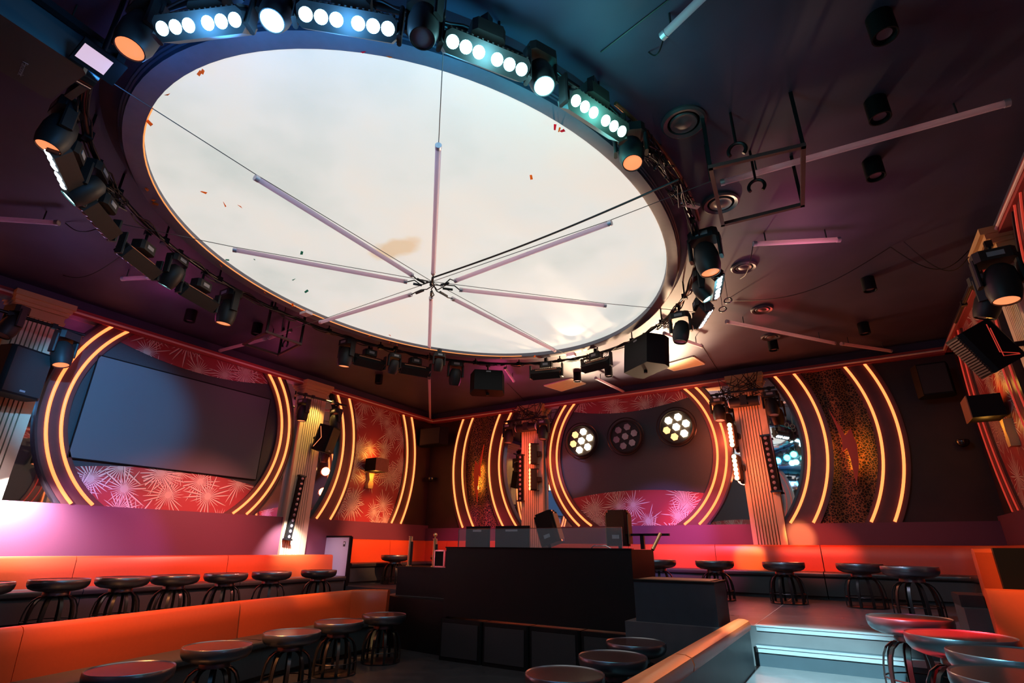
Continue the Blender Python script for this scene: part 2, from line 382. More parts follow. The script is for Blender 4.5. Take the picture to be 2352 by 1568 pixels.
# ---------------------------------------------------------------- walls
class WallFrame:
    def __init__(s, o, a, n): s.o = Vector(o); s.a = Vector(a); s.n = Vector(n)
    def P(s, u, z, d=0): return s.o + s.a * u + s.n * d + Vector((0, 0, z))
    def mat(s, u, z, d): # local x along wall, y up, z out of wall
        m = Matrix((s.a, Vector((0, 0, 1)), s.n)).transposed().to_4x4(); m.translation = s.P(u, z, d); return m
LEFT = WallFrame((XL, 4.985, 0), (0, 1, 0), (1, 0, 0)); BACK = WallFrame((-3.99, YB, 0), (1, 0, 0), (0, -1, 0))
RIGHT = WallFrame((XR, 4.985, 0), (0, 1, 0), (-1, 0, 0)); REAR = WallFrame((-3.99, YF, 0), (1, 0, 0), (0, 1, 0))
def ribbon(W, A, B, d0, d1):
    """solid between two rows of (u,z) points, from depth d0 to d1"""
    n = len(A); vs = [W.P(*p, d1) for p in A] + [W.P(*p, d1) for p in B] + [W.P(*p, d0) for p in A] + [W.P(*p, d0) for p in B]
    fs = []
    for i in range(n - 1):
        fs += [(i, i + 1, n + i + 1, n + i), (2 * n + i, 3 * n + i, 3 * n + i + 1, 2 * n + i + 1), (i, 2 * n + i, 2 * n + i + 1, i + 1), (n + i, n + i + 1, 3 * n + i + 1, 3 * n + i)]
    fs += [(0, n, 3 * n, 2 * n), (n - 1, 3 * n - 1, 4 * n - 1, 2 * n - 1)]
    return MB().add(vs, fs)
ZCC = 3.533
def arc_pts(c, r, sgn, z0, z1, n=28):
    return [(c + sgn * math.sqrt(max(0, r * r - (z0 + (z1 - z0) * i / n - ZCC) ** 2)), z0 + (z1 - z0) * i / n) for i in range(n + 1)]
ZTOP = 4.83
def neon(W, c, r, sgn, z0, parent, d=.1, m='neon'):
    MB().tube([W.P(u, z, d) for u, z in arc_pts(c, r, sgn, z0 + .01, ZTOP + .02, 36)], .024 if m == 'neon' else .011, 8).build('neon_tube', m, parent)
def build_wall(W, key, z_led, half, cB, paper, where, full=True, nm='neon'):
    names = {'left': 'left', 'back': 'back', 'right': 'right', 'rear': 'rear'}
    L0, L1 = half
    # shell
    struct(ribbon(W, [(L0, -.05), (L1, -.05)], [(L0, ZC + .3), (L1, ZC + .3)], -.12, 0).build('wall_' + key, 'wall_brown'))
    struct(ribbon(W, [(L0, 0), (L1, 0)], [(L0, z_led), (L1, z_led)], 0, .1).build('wall_%s_dado' % key, 'wall_plum'))
    t = struct(ribbon(W, [(L0, ZTOP), (L1, ZTOP)], [(L0, 4.95), (L1, 4.95)], 0, .13).build('trim_%s_cornice' % key, 'trim_red'))
    MB().tube([W.P(L0, 4.885, .14), W.P(L1, 4.885, .14)], .018, 8).build('cream_strip', 'trim_cream', t)
    struct(ribbon(W, [(L0, 4.95), (L1, 4.95)], [(L0, ZC), (L1, ZC)], 0, .05).build('wall_%s_frieze' % key, 'ceiling'))
    # mirror
    o = ribbon(W, [(-3.5, z_led), (3.5, z_led)], [(-3.5, ZTOP), (3.5, ZTOP)], .004, .02).build('wall_mirror', 'mirror')
    tag(o, 'tall wall mirror behind the round %s panel' % where, 'mirror')
    # round panel
    t = thing('round_wall_panel', 'round charcoal panel with starburst wallpaper segments on the %s' % where, 'wall panel')
    ribbon(W, arc_pts(0, 1.83, -1, z_led, ZTOP), arc_pts(0, 1.83, 1, z_led, ZTOP), .02, .045).build('backing', 'charcoal_panel', t)
    pm = 'star_paper_' + paper; us = [-1.5 + 3.0 * i / 30 for i in range(31)]
    def clampc(u, z): h = math.sqrt(1.83 ** 2 - u * u); return min(max(z, ZCC - h), ZCC + h)
    lo = [(u, 4.48 + .085 * u * u) for u in us if abs(u) <= 1.42]
    ribbon(W, lo, [(u, max(z, min(ZTOP, ZCC + math.sqrt(1.83 ** 2 - u * u)))) for u, z in lo], .045, .055).build('wallpaper', pm, t)
    hi = [(u, 2.70 - .055 * u * u) for u in us if abs(u) <= 1.6]
    ribbon(W, [(u, min(z, max(z_led, ZCC - math.sqrt(1.83 ** 2 - u * u)))) for u, z in hi], hi, .045, .055).build('wallpaper', pm, t)
    # ring with neon
    t = thing('neon_ring', 'dark ring with two orange neon lines round the %s panel' % where, 'neon ring')
    for s in (-1, 1):
        ribbon(W, arc_pts(0, 1.79, s, z_led, ZTOP), arc_pts(0, 2.16, s, z_led, ZTOP), .02, .085).build('board', 'ring_board', t)
        ribbon(W, arc_pts(0, 2.16, s, z_led, ZTOP), arc_pts(0, 2.19, s, z_led, ZTOP), .02, .1).build('edging', 'ring_edge', t)
        for r in (1.88, 2.06): neon(W, 0, r, s, z_led, t, m=nm)
    for s in (-1, 1):
        side = {('left', -1): 'near the left edge', ('left', 1): 'left of the room corner', ('back', -1): 'right of the room corner', ('back', 1): 'at the right end'}.get((key, s), ('nearer the camera' if s < 0 else 'farther off'))
        t = thing('neon_arc', 'inner curved neon board by the %s mirror, %s' % (where, side), 'neon arc')
        c = s * 1.04
        ribbon(W, arc_pts(c, 2.43, s, z_led, ZTOP), arc_pts(c, 2.93, s, z_led, ZTOP), .02, .085).build('board', 'ring_board', t)
        ribbon(W, arc_pts(c, 2.39, s, z_led, ZTOP), arc_pts(c, 2.43, s, z_led, ZTOP), .02, .1).build('edging', 'ring_edge', t)
        for r in (2.52, 2.83): neon(W, c, r, s, z_led, t, m=nm)
        c2 = s * cB
        t = thing('neon_arc', 'outer curved neon board on the %s, %s' % (where, side), 'neon arc')
        ribbon(W, arc_pts(c2, 2.93, s, z_led, ZTOP), arc_pts(c2, 3.41, s, z_led, ZTOP), .02, .085).build('board', 'ring_board', t)
        for r in (3.01, 3.31): neon(W, c2, r, s, z_led, t, m=nm)
        A = arc_pts(c, 2.93, s, z_led, ZTOP); B = arc_pts(c2, 2.93, s, z_led, ZTOP)
        if key in ('left', 'right'):
            o = ribbon(W, A, B, .02, .05).build('wallpaper_panel', pm); tag(o, 'red starburst wallpaper panel on the %s, %s' % (where, side), 'wall panel')
        else:
            # leopard curtain with soft vertical folds
            nu = 40; vs = []; fs = []; n = len(A)
            for i in range(n):
                for j in range(nu + 1):
                    f = j / nu; u = A[i][0] + (B[i][0] - A[i][0]) * f
                    vs.append(W.P(u, A[i][1], .05 + .028 * math.sin(2 * PI * (u * 2.2)) ))
            for i in range(n - 1):
                for j in range(nu): k = i * (nu + 1) + j; fs.append((k, k + 1, k + nu + 2, k + nu + 1))
            o = MB().add(vs, fs, True).build('leopard_curtain', 'leopard'); tag(o, 'leopard print curtain on the %s, %s' % (where, side), 'curtain')
build_wall(LEFT, 'left', 2.03, (-6.9, 6.83), 2.77, 'Y', 'left wall')
build_wall(BACK, 'back', 1.955, (-6.0, 6.15), 1.73, 'X', 'back wall')
build_wall(RIGHT, 'right', 2.03, (-6.9, 6.83), 2.77, 'Y', 'right wall', nm='neon_dim')
build_wall(REAR, 'rear', 2.0, (-6.0, 6.15), 1.73, 'X', 'rear wall', nm='neon_dim')
# left wall projection screen
o = ribbon(LEFT, [(-1.63, 2.70), (1.49, 2.70)], [(-1.63, 4.32), (1.49, 4.32)], .06, .085).build('projection_screen', 'screen_fabric')
tag(o, 'blank grey projection screen inside the left wall ring', 'screen')
fr = MB()
for a, bb in (((-1.64, 2.69), (1.5, 2.69)), ((-1.64, 4.33), (1.5, 4.33)), ((-1.64, 2.69), (-1.64, 4.33)), ((1.5, 2.69), (1.5, 4.33))): fr.tube([LEFT.P(*a, .075), LEFT.P(*bb, .075)], .012, 6)
fr.build('frame', 'black_plastic', o)

# ---------------------------------------------------------------- pilasters
def pilaster(W, u, label, zf, dep=.16, w=.6, trunk=True):
    t = thing('fluted_pilaster', label, 'pilaster', W.P(u, zf, 0))
    base = t.location
    def loc(m): m.M = Matrix.Translation(-Vector(base)); return m
    nfl = 8; half = .215; prof = [(-w / 2, .02), (-w / 2, dep)]
    x = -half
    step = 2 * half / nfl
    for i in range(nfl):
        prof += [(x, dep), (x + step * .03, dep - .06), (x + step * .27, dep - .06), (x + step * .3, dep)]; x += step
    prof += [(w / 2, dep), (w / 2, .02)]
    vs = []; fs = []; k = len(prof)
    for z in (zf, 4.62): vs += [W.P(u + a, z, d) for a, d in prof]
    for j in range(k - 1): fs.append((j, j + 1, k + j + 1, k + j))
    fs += [tuple(range(k)), tuple(range(2 * k - 1, k - 1, -1))]
    loc(MB()).add(vs, fs).build('shaft', 'cream_pilaster', t)
    cm = loc(MB())
    for z, dd, ww, h in ((4.60, .2, .64, .04), (4.64, .17, .61, .1), (4.74, .21, .66, .05), (4.79, .25, .7, .06), (4.85, .29, .74, .08)):
        pts = [(u - ww / 2, z), (u + ww / 2, z)]; q = [(u - ww / 2, z + h), (u + ww / 2, z + h)]
        rb = ribbon(W, pts, q, 0, dd); cm.add(rb.v, rb.f)
    cm.build('capital', 'gold_cornice', t)
    return t
pilaster(LEFT, -2.54, 'cream fluted pilaster with speaker at the left edge of the picture', Z_LEFT)
pilaster(LEFT, 2.54, 'cream fluted pilaster between the projection screen and the corner, lit white at its foot', Z_LEFT)
pilaster(BACK, -2.54, 'orange-lit fluted pilaster left of the round back wall panel', Z_BACK)
pilaster(BACK, 2.62, 'orange-lit fluted pilaster right of the round back wall panel', Z_BACK)
pilaster(RIGHT, 2.54, 'dim fluted pilaster on the dark right wall', Z_RIGHT)

# ================================================================= FURNITURE
def bench(name, label, cat, segs, z, hb, ds=.62, hs=.43, back_m='orange_vinyl', tback=.15, base=True, group=None):
    """segs: list of plan polylines, one per upholstered section"""
    t = thing(name, label, cat, (segs[0][0][0], segs[0][0][1], z), group)
    T = Matrix.Translation((-segs[0][0][0], -segs[0][0][1], -z))
    for pl in segs:
        b = [(0, z), (0, z + hb - .03), (.02, z + hb - .006), (.05, z + hb), (tback - .05, z + hb), (tback - .02, z + hb - .008), (tback, z + hb - .035), (tback + .015, z + hb * .75), (tback + .035, z + hs - .02), (tback + .03, z)]
        MB(T).sweep(pl, b).build('backrest', back_m, t)
        s = tback + .03
        MB(T).sweep(pl, [(s, z + hs - .09), (s, z + hs), (ds - .04, z + hs), (ds - .01, z + hs - .012), (ds, z + hs - .035), (ds - .005, z + hs - .07), (ds - .03, z + hs - .09)]).build('seat_cushion', 'black_vinyl', t)
        MB(T).sweep(pl, [(.02, z), (.02, z + hs - .09), (ds - .05, z + hs - .09), (ds - .03, z + .06), (ds - .08, z + .06), (ds - .08, z)]).build('base', 'teal_base', t)
    return t
def split(pl, gap=.008):
    out = []
    for a, b in zip(pl[:-1], pl[1:]):
        a = Vector(a); b = Vector(b); d = (b - a).normalized() * gap / 2; out.append([tuple(a + d), tuple(b - d)])
    return out
XLB = -9.62
bench('banquette', 'long orange banquette under the purple left wall', 'banquette', split([(XLB, -1.4), (XLB, 1.2), (XLB, 3.68), (XLB, 5.95), (XLB, 8.28)]), Z_LEFT, .83)
bench('banquette', 'orange banquette in front at lower left, curving at its far end', 'banquette',
      split([(-5.75, .2), (-6.24, 2.1), (-6.82, 4.43)]) + [[(-6.83, 4.45), (-6.95, 5.3), (-7.08, 6.1), (-7.12, 6.55)], [(-7.12, 6.56), (-7.08, 6.78), (-6.95, 6.98), (-6.68, 7.12)]], 0, .83)
bench('banquette', 'orange and pink lit corner banquette left of the DJ booth', 'banquette',
      [[(-9.86, 8.62), (-9.86, 10.2)], [(-9.86, 10.21), (-9.86, 11.68), (-9.0, 11.68)], [(-8.99, 11.68), (-6.6, 11.68)]], Z_BACK, .92)
bench('banquette', 'red lit banquette along the back wall right of the DJ booth', 'banquette',
      split([(-6.0, 11.6), (-4.1, 11.6), (-2.35, 11.6), (-.55, 11.6)]) + [[(-.54, 11.6), (1.3, 11.6), (1.75, 11.45), (2.0, 11.1), (2.02, 9.2)]], Z_BACK, .86)
bench('banquette', 'red banquette with black back panel at right beside the steps', 'banquette', [[(2.1, 5.94), (.82, 5.94)]], Z_BACK, .79)
for nm_, pr_, mt_ in (('seat_cushion', [(.14, .34), (.14, .43), (.58, .43), (.61, .42), (.62, .395), (.61, .36), (.59, .34)], 'black_vinyl'), ('base', [(.02, 0), (.02, .34), (.57, .34), (.59, .06), (.54, .06), (.54, 0)], 'teal_base')):
    bt_ = [o for o in col.objects if o.get('label') == 'red banquette with black back panel at right beside the steps'][0]
    MB(Matrix.Translation((-2.1, -5.94, -Z_BACK))).sweep([(.815, 5.94), (.655, 5.94)], [(a, z + Z_BACK) for a, z in pr_]).build(nm_, mt_, bt_)
pn = tag(MB().box((1.53, 5.9, Z_BACK + .395), (1.2, .06, .8)).build('bench_back_panel', 'stage_black'), 'black panel behind the red banquette at right', 'panel')
bench('banquette', 'orange banquette at the right edge in front of the steps', 'banquette', [[(.79, 5.84), (2.1, 5.84)]], Z_RIGHT, .84)
# low partition with padded top
t = thing('low_partition', 'low dark partition with padded orange top beside the steps', 'partition', (-1.14, 4, 0))
T = Matrix.Translation((1.14, -4, 0))
MB(T).box((-1.14, 3.9, .37), (.13, 5.0, .74)).build('panel', 'dark_face', t)
for y0, y1 in ((1.4, 4.05), (4.07, 6.4)):
    pr = [(-.075, .73), (-.085, .77), (-.07, .81), (-.03, .825), (.03, .825), (.07, .81), (.085, .77), (.075, .73)]
    MB(T).sweep([(-1.14, y0), (-1.14, y1)], pr).build('padded_top', 'orange_vinyl', t)
# lavender end panel with sticker
t = thing('end_panel', 'lavender partition panel with black edge at the end of the left banquette', 'panel', (-9.55, 8.42, Z_LEFT))
T = Matrix.Translation((9.55, -8.42, -Z_LEFT))
MB(T).box((-9.52, 8.42, 1.08), (.72, .05, 1.18)).build('board', 'lavender_panel', t)
MB(T).box((-9.14, 8.42, 1.08), (.04, .07, 1.2)).box((-9.52, 8.42, 1.68), (.72, .07, .03)).build('edging', 'black_plastic', t)
st = MB(T).box((-9.3, 8.393, 1.53), (.06, .004, .1)).build('sticker', 'sticker_black', t)
MB(T).box((-9.3, 8.39, 1.545), (.03, .004, .04)).build('symbol', 'sticker_white', st)

# ---- cage tables
TH = .59
def make_table():
    t = thing('cage_table', '', 'table', (0, 0, 0), 'round cage tables')
    MB().lathe([(0, .584), (.293, .584), (.293, .578), (0, .578)], 48).build('table_top', 'laminate', t)
    MB().lathe([(.293, .582), (.302, .59), (.306, .585), (.308, .552), (.302, .52), (.28, .49), (.23, .468), (.16, .456), (.13, .452), (.13, .48), (.2, .49), (.28, .545)], 48).build('bowl', 'pewter', t)
    MB().lathe([(.128, .456), (.136, .43), (.136, .412), (.11, .406), (0, .406)], 32).build('collar', 'pewter', t)
    rib = None
    for k in range(10):
        if rib is None:
            mb = MB(); pts = [(.10, .412), (.16, .40), (.21, .36), (.24, .3), (.258, .22), (.265, .14), (.265, .02)]
            vs = []; fs = []
            for r, z in pts: vs += [(r, -.017, z), (r, .017, z), (r - .014, .017, z - .004), (r - .014, -.017, z - .004)]
            for i in range(len(pts) - 1):
                for j in range(4): fs.append((4 * i + j, 4 * i + (j + 1) % 4, 4 * i + 4 + (j + 1) % 4, 4 * i + 4 + j))
            rib = mb.add(vs, fs).build('rib', 'iron', t)
        else:
            o = rib.copy(); col.objects.link(o); o.rotation_euler = (0, 0, 2 * PI * k / 10)
    MB().tube([(.255 * math.cos(a), .255 * math.sin(a), .14) for a in [2 * PI * i / 32 for i in range(32)]], .006, 6, True).build('hoop', 'iron', t)
    MB().lathe([(0, .018), (.255, .018), (.266, .012), (.266, 0), (0, 0)], 36).build('base_plate', 'iron', t)
    return t
proto = make_table(); used = [False]
def table(px, py, z, label, wpos=None):
    p = wpos or at_z(px, py, z + TH); loc = (p[0], p[1], z)
    if not used[0]: proto.location = loc; proto['label'] = label; used[0] = True; return proto
    return copy_tree(proto, label, loc)
for i, (px, py) in enumerate(((0, 1339), (138, 1332), (284.5, 1324), (404.7, 1319.5), (521, 1315), (625.4, 1312.6), (733, 1312))):
    o = ['nearest, cut by the left edge', 'second from the left edge', 'third from the left edge', 'fourth from the left edge', 'third from the far end', 'second from the far end', 'farthest, beside the lavender panel'][i]
    p = at_z(px, py, Z_LEFT + TH); y = p.y * -8.35 / p.x
    table(0, 0, Z_LEFT, 'cage table before the left wall banquette, ' + o, (-8.35 if i else -8.2, y if i else 2.35, 0))
for (px, py), o in zip(((301, 1533), (501, 1481), (672, 1450), (780, 1425.5), (883, 1410)), ('nearest and cut by the bottom edge', 'second from the bottom edge', 'middle one with a pale lit top', 'second from the far end', 'last one beside the stage block')):
    table(px, py, 0, 'cage table by the front left banquette, ' + o)
for (px, py), o in zip(((1297, 1545), (1407, 1505), (1460, 1473)), ('nearest with tan lit top', 'middle one of three', 'farthest of three')):
    table(px, py, 0, 'cage table on the dance floor by the booth, ' + o)
for (px, py), o in zip(((907, 1265), (1000, 1264)), ('left of the brass posts', 'half hidden by the brass posts')):
    p = at_z(px, py, Z_BACK + TH)
    table(0, 0, Z_BACK, 'round cage table by the corner banquette, ' + o, (-8.9, 9.55, 0) if px < 950 else (-8.35, 10.6, 0))
for (px, py), o in zip(((1511, 1283), (1640, 1285), (1797.5, 1287), (1972, 1292), (2087, 1301)), ('half hidden by the booth', 'behind the black plinth', 'below the orange pilaster', 'fourth from the booth', 'farthest right')):
    p = at_y(px, py, 9.95 if px < 2050 else 8.7)
    table(0, 0, Z_BACK, 'round cage table before the back wall banquette, ' + o, (p.x, p.y, 0))
for (px, py), o in zip(((2086, 1416.5), (2202, 1457), (2330, 1500), (2375, 1556)), ('nearest the steps', 'second from the steps', 'third, cut by the right edge', 'in the bottom right corner')):
    table(px, py, Z_RIGHT, 'round cage table with red lit top at right, ' + o)

# ---- DJ booth
t = thing('dj_booth', 'long black DJ booth with plain front on the stage', 'DJ booth', (-3.88, 7.3, .55))
T = Matrix.Translation((3.88, -7.3, -.55))
MB(T).box((-3.885, 6.88, 1.01), (2.93, .06, .93)).build('front_panel', 'stage_black', t)
for x in (-5.32, -2.45): MB(T).box((x, 7.33, 1.01), (.06, .84, .93)).build('side_panel', 'stage_black', t)
MB(T).box((-3.885, 7.35, 1.2), (2.8, .84, .04)).build('worktop', 'black_plastic', t)
MB(T).box((-3.885, 6.88, 1.482), (2.95, .08, .014)).build('top_edge', 'black_gloss', t)
o = MB().box((-3.83, 6.86, 1.615), (2.6, .012, .25)).build('acrylic_screen', 'plexi'); tag(o, 'clear acrylic screen standing along the booth front', 'screen')
MB().box((-3.83, 6.86, 1.742), (2.6, .014, .006)).build('top_edge', 'chrome', o)
MB().box((-5.13, 6.86, 1.615), (.008, .016, .25)).build('end_edge', 'chrome', o)
for i in range(4):
    x0 = -5.35 + i * .74
    t = thing('subwoofer', 'black subwoofer cabinet under the booth, %s' % ('leftmost', 'second from left', 'third from left', 'rightmost')[i], 'speaker', (x0 + .36, 7.1, 0))
    MB().cbox((0, 0, .26), (.72, .62, .52), .02).build('cabinet', 'stage_black', t)
    MB().box((0, -.315, .26), (.62, .012, .42)).build('grille', 'grille', t)
o = MB().prism([(-6.99, 7.349), (-6.6, 7.16), (-5.42, 7.02), (-5.42, 7.349)], 0, Z_BACK).build('stage_block', 'stage_black'); tag(o, 'dark stage block left of the booth', 'stage block')
# plinths
t = thing('plinth', 'dark plinth left of the booth carrying two brass posts', 'plinth', (-6.25, 7.55, Z_BACK))
T = Matrix.Translation((6.25, -7.55, -Z_BACK))
MB(T).box((-6.3, 7.75, .93), (1.1, .62, .42)).build('body', 'stage_black', t); MB(T).box((-6.3, 7.74, 1.155), (1.14, .66, .03)).build('top', 'stage_black', t)
t = thing('plinth', 'black plinth with mesh top right of the booth', 'plinth', (-1.85, 6.8, Z_BACK))
T = Matrix.Translation((1.85, -6.8, -Z_BACK))
MB(T).box((-1.84, 6.8, .93), (.9, .62, .42)).build('body', 'dark_face', t)
MB(T).box((-1.84, 6.8, 1.145), (.92, .64, .02)).build('lid', 'black_plastic', t)
MB(T).box((-1.84, 6.8, 1.158), (.8, .52, .008)).build('mesh_top', 'wood_side', t)
# brass posts with ropes
for (px, ph), lab in zip(((939, 0), (996, 1)), ('brass barrier post without finial on the left plinth', 'brass barrier post with ball finial on the left plinth')):
    p = at_y(px, 1295, 7.6); b = Vector((p.x, 7.6, 1.17)); hgt = .47 if not ph else .43
    t = thing('barrier_post', lab, 'barrier post', b)
    MB().lathe([(0, 0), (.05, 0), (.05, .012), (.03, .02), (.03, hgt), (.037, hgt + .006), (.037, hgt + .02), (0, hgt + .02)], 20).build('post', 'gold', t)
    if ph:
        MB().lathe([(0, hgt + .015), (.012, hgt + .02), (.012, hgt + .045)] + [(.036 * math.sin(a), hgt + .078 - .036 * math.cos(a)) for a in [.35 + i * (PI - .35) / 8 for i in range(9)]], 18).build('finial', 'gold', t)
    r = MB().tube([(.05, -.01, hgt - .07), (.055, -.012, hgt * .5), (.052, -.012, .02)], .022, 10).build('rope', 'rope', t)
    MB().tube([(.02, 0, hgt - .01), (.045, -.005, hgt), (.05, -.01, hgt - .03), (.05, -.01, hgt - .07)], .008, 8).build('hook', 'gold', r)
p = at_y(1014, 1277, 7.55)
t = thing('flight_case', 'small dark case by the booth, pink light coloured into its metal edges', 'case', (p.x, 7.6, 1.17))
MB().box((0, 0, .135), (.2, .2, .25)).build('shell', 'black_plastic', t)
fr = MB()
for x in (-.1, .1):
    for y in (-.1, .1): fr.box((x, y, .135), (.022, .022, .27))
for z in (.011, .259):
    for s in (-1, 1): fr.box((s * .1, 0, z), (.022, .2, .022)).box((0, s * .1, z), (.2, .022, .022))
fr.build('edging', 'pink_metal', t); MB().box((.115, -.02, .13), (.012, .05, .06)).build('latch', 'chrome', t)  # pink light on the edging is put into its metal colour
# monitors on booth
for (x0, x1, yt), lab in zip(((1068, 1122, 1205), (1135, 1213, 1207)), ('left black monitor seen from behind on the DJ booth', 'right wider black monitor seen from behind on the DJ booth')):
    a = at_y(x0, yt, 7.55); b = at_y(x1, yt, 7.55); cx = (a.x + b.x) / 2; wd = b.x - a.x
    t = thing('monitor', lab, 'monitor', (cx, 7.6, 1.22))
    MB().cbox((0, 0, .38), (wd, .05, .42), .015).build('housing', 'black_plastic', t)
    MB().box((0, -.028, .52), (wd * .35, .006, .03)).build('badge', 'grey_print', t)
    MB().box((0, .03, .1), (.06, .03, .2)).cbox((0, .03, .008), (.28, .18, .016), .04).build('stand', 'black_metal', t)
# booth speakers
def booth_speaker(px, py, y, tilt, lab):
    p = at_y(px, py, y); t = thing('booth_speaker', lab, 'speaker', (p.x, y, 1.22))
    R = Matrix.Rotation(tilt, 4, 'Y'); zc = p.z - 1.22
    poly = [(-.13, -.15), (.13, -.15), (.16, -.1), (.16, .06), (.12, .14), (-.12, .14), (-.16, .06), (-.16, -.1)]
    MB().prism(poly, -.24, .2, Matrix.Translation((0, 0, zc)) @ R).prism([(x * .85, q * .85) for x, q in poly], .2, .235, Matrix.Translation((0, 0, zc)) @ R).build('cabinet', 'black_gloss', t)
    for s in (-1, 1):
        MB().box(Matrix.Translation((0, 0, zc)) @ R @ Vector((s * .165, -.02, -.02)), (.012, .14, .38), R).build('side_cheek', 'wood_side', t)
    MB().box(Matrix.Translation((0, 0, zc)) @ R @ Vector((0, -.154, -.12)), (.1, .008, .05), R).build('rear_panel', 'grey_print', t)
    MB().cyl((0, 0, 0), (0, 0, zc - .15), .025).lathe([(0, 0), (.13, 0), (.13, .015), (0, .015)], 20).build('stand', 'black_metal', t)
booth_speaker(1262, 1213, 7.5, math.radians(-18), 'black booth speaker tilted over on its stand')
booth_speaker(1422, 1212, 7.5, 0, 'black upright booth speaker with orange lit cheeks')
# mixer and players on the worktop
for x, lab in ((-4.6, 'black media player at the left of the booth worktop'), (-3.1, 'black media player at the right of the booth worktop')):
    t = thing('media_player', lab, 'media player', (x, 7.25, 1.22)); MB().cbox((0, 0, .05), (.34, .4, .1), .02).build('body', 'black_plastic', t)
    MB().lathe([(0, .1), (.11, .1), (.11, .118), (.1, .124), (0, .124)], 28).build('jog_wheel', 'pewter', t)
    MB().box((0, .14, .112), (.24, .08, .02)).build('display', 'black_gloss', t)
t = thing('mixer', 'black DJ mixer in the middle of the booth worktop', 'mixer', (-3.88, 7.25, 1.22)); MB().cbox((0, 0, .05), (.34, .4, .1), .02).build('body', 'black_plastic', t)
for i in range(4):
    for j in range(3): MB().cyl((-.12 + i * .08, -.1 + j * .1, .1), (-.12 + i * .08, -.1 + j * .1, .125), .014, .011, 10).build('knob', 'chrome', t)
t = thing('desk_lamp', 'thin gooseneck lamp arm lying over the booth edge', 'lamp', (-3.2, 7.3, 1.22))
MB().tube([(0, 0, 0), (0, 0, .22), (.1, -.05, .3), (.3, -.1, .3), (.42, -.1, .24)], .009, 8).build('arm', 'chrome', t); MB().lathe([(0, 0), (.05, 0), (.05, .02), (0, .02)], 16).build('foot', 'black_metal', t)
# handrail at right end
t = thing('handrail', 'brass capped handrail at the right end of the booth', 'handrail', (-2.42, 7.5, 1.48))
T = Matrix.Translation((2.42, -7.5, -1.48))
a = at_y(1517, 1225, 7.35); b = at_y(1499, 1262, 7.2)
MB(T).tube([b, a], .022, 12).build('grab_tube', 'gold', t)
MB(T).box(((-2.6 + a.x) / 2, 7.5, a.z - .01), (a.x + 2.75, .05, .03)).box((-2.48, 7.5, (a.z + 1.48) / 2), (.05, .05, a.z - 1.48)).build('rail', 'black_metal', t)

# ================================================================= RIG ON THE OVAL PIPE
PA, PB = .905 * 3.4, 1.165 * 3.4
def ring_pt(t, z=ZT, off=0):
    n = Vector((math.cos(t) / PA, math.sin(t) / PB, 0)).normalized()
    return Vector((CX + PA * math.cos(t), CY + PB * math.sin(t), z)) + n * off
def ring_t(p): return math.atan2((p.y - CY) / PB, (p.x - CX) / PA)
def ring_frame(p):
    t = ring_t(p); n = Vector((math.cos(t) / PA, math.sin(t) / PB, 0)).normalized()
    return n, Vector((-n.y, n.x, 0))
t = thing('lighting_pipe', 'black oval lighting pipe hung around the sky ceiling rim', 'lighting pipe', (CX, CY, ZT))
T = Matrix.Translation((-CX, -CY, -ZT))
MB(T).tube([ring_pt(2 * PI * k / 120) for k in range(120)], .026, 10, True).build('pipe', 'black_metal', t)
for k in range(24):
    p = ring_pt(2 * PI * (k + .4) / 24); MB(T).cyl(p, p + Vector((0, 0, ZC - ZT)), .012, None, 8).box(p, (.07, .07, .08)).build('hanger', 'black_metal', t)
for j in range(2):
    pts = []
    for k in range(240):
        a = 2 * PI * k / 240; pts.append(ring_pt(a, ZT + .03 - .07 * abs(math.sin(a * (13 + 5 * j) + j)) + .012 * math.sin(a * 51), .035 * (1 if j else -1)))
    o = MB().tube(pts, .009, 6, True).build('power_cable', 'cable'); tag(o, 'black power cable looped along the %s of the oval lighting pipe' % ('outside' if j else 'inside'), 'cable')
# section of bare golden pipe on the right
o = MB().tube([ring_pt(math.radians(a), ZT + .05, .06) for a in range(-22, 10, 2)], .018, 8).build('brass_pipe', 'rust_pipe'); tag(o, 'short bare brass pipe beside the rim at right', 'pipe')
random.seed(11)
for i, (a0, lab) in enumerate(((-12, 'tangle of black cables on the pipe at right above the frame'), (-3, 'tangle of black cables on the pipe beside the white connector'), (48, 'tangle of cables on the pipe right of the big speaker'), (84, 'tangle of cables on the pipe above the middle LED bars'), (-128, 'tangle of cables on the pipe at far left'))):
    pts = []; c = ring_pt(math.radians(a0), ZT - .03)
    n, tt = ring_frame(c)
    for k in range(60): pts.append(c + tt * random.uniform(-.35, .35) + n * random.uniform(-.1, .12) + Vector((0, 0, random.uniform(-.12, .08))))
    sm = []
    for k in range(len(pts) - 2):
        for f in (0, .33, .66): sm.append((pts[k] * (1 - f) ** 2 + pts[k + 1] * 2 * f * (1 - f) + pts[k + 2] * f * f) * .5 + (pts[k] + pts[k + 1]) * .25)
    o = MB().tube(sm, .006, 5).build('cable_tangle', 'cable'); tag(o, lab, 'cable')

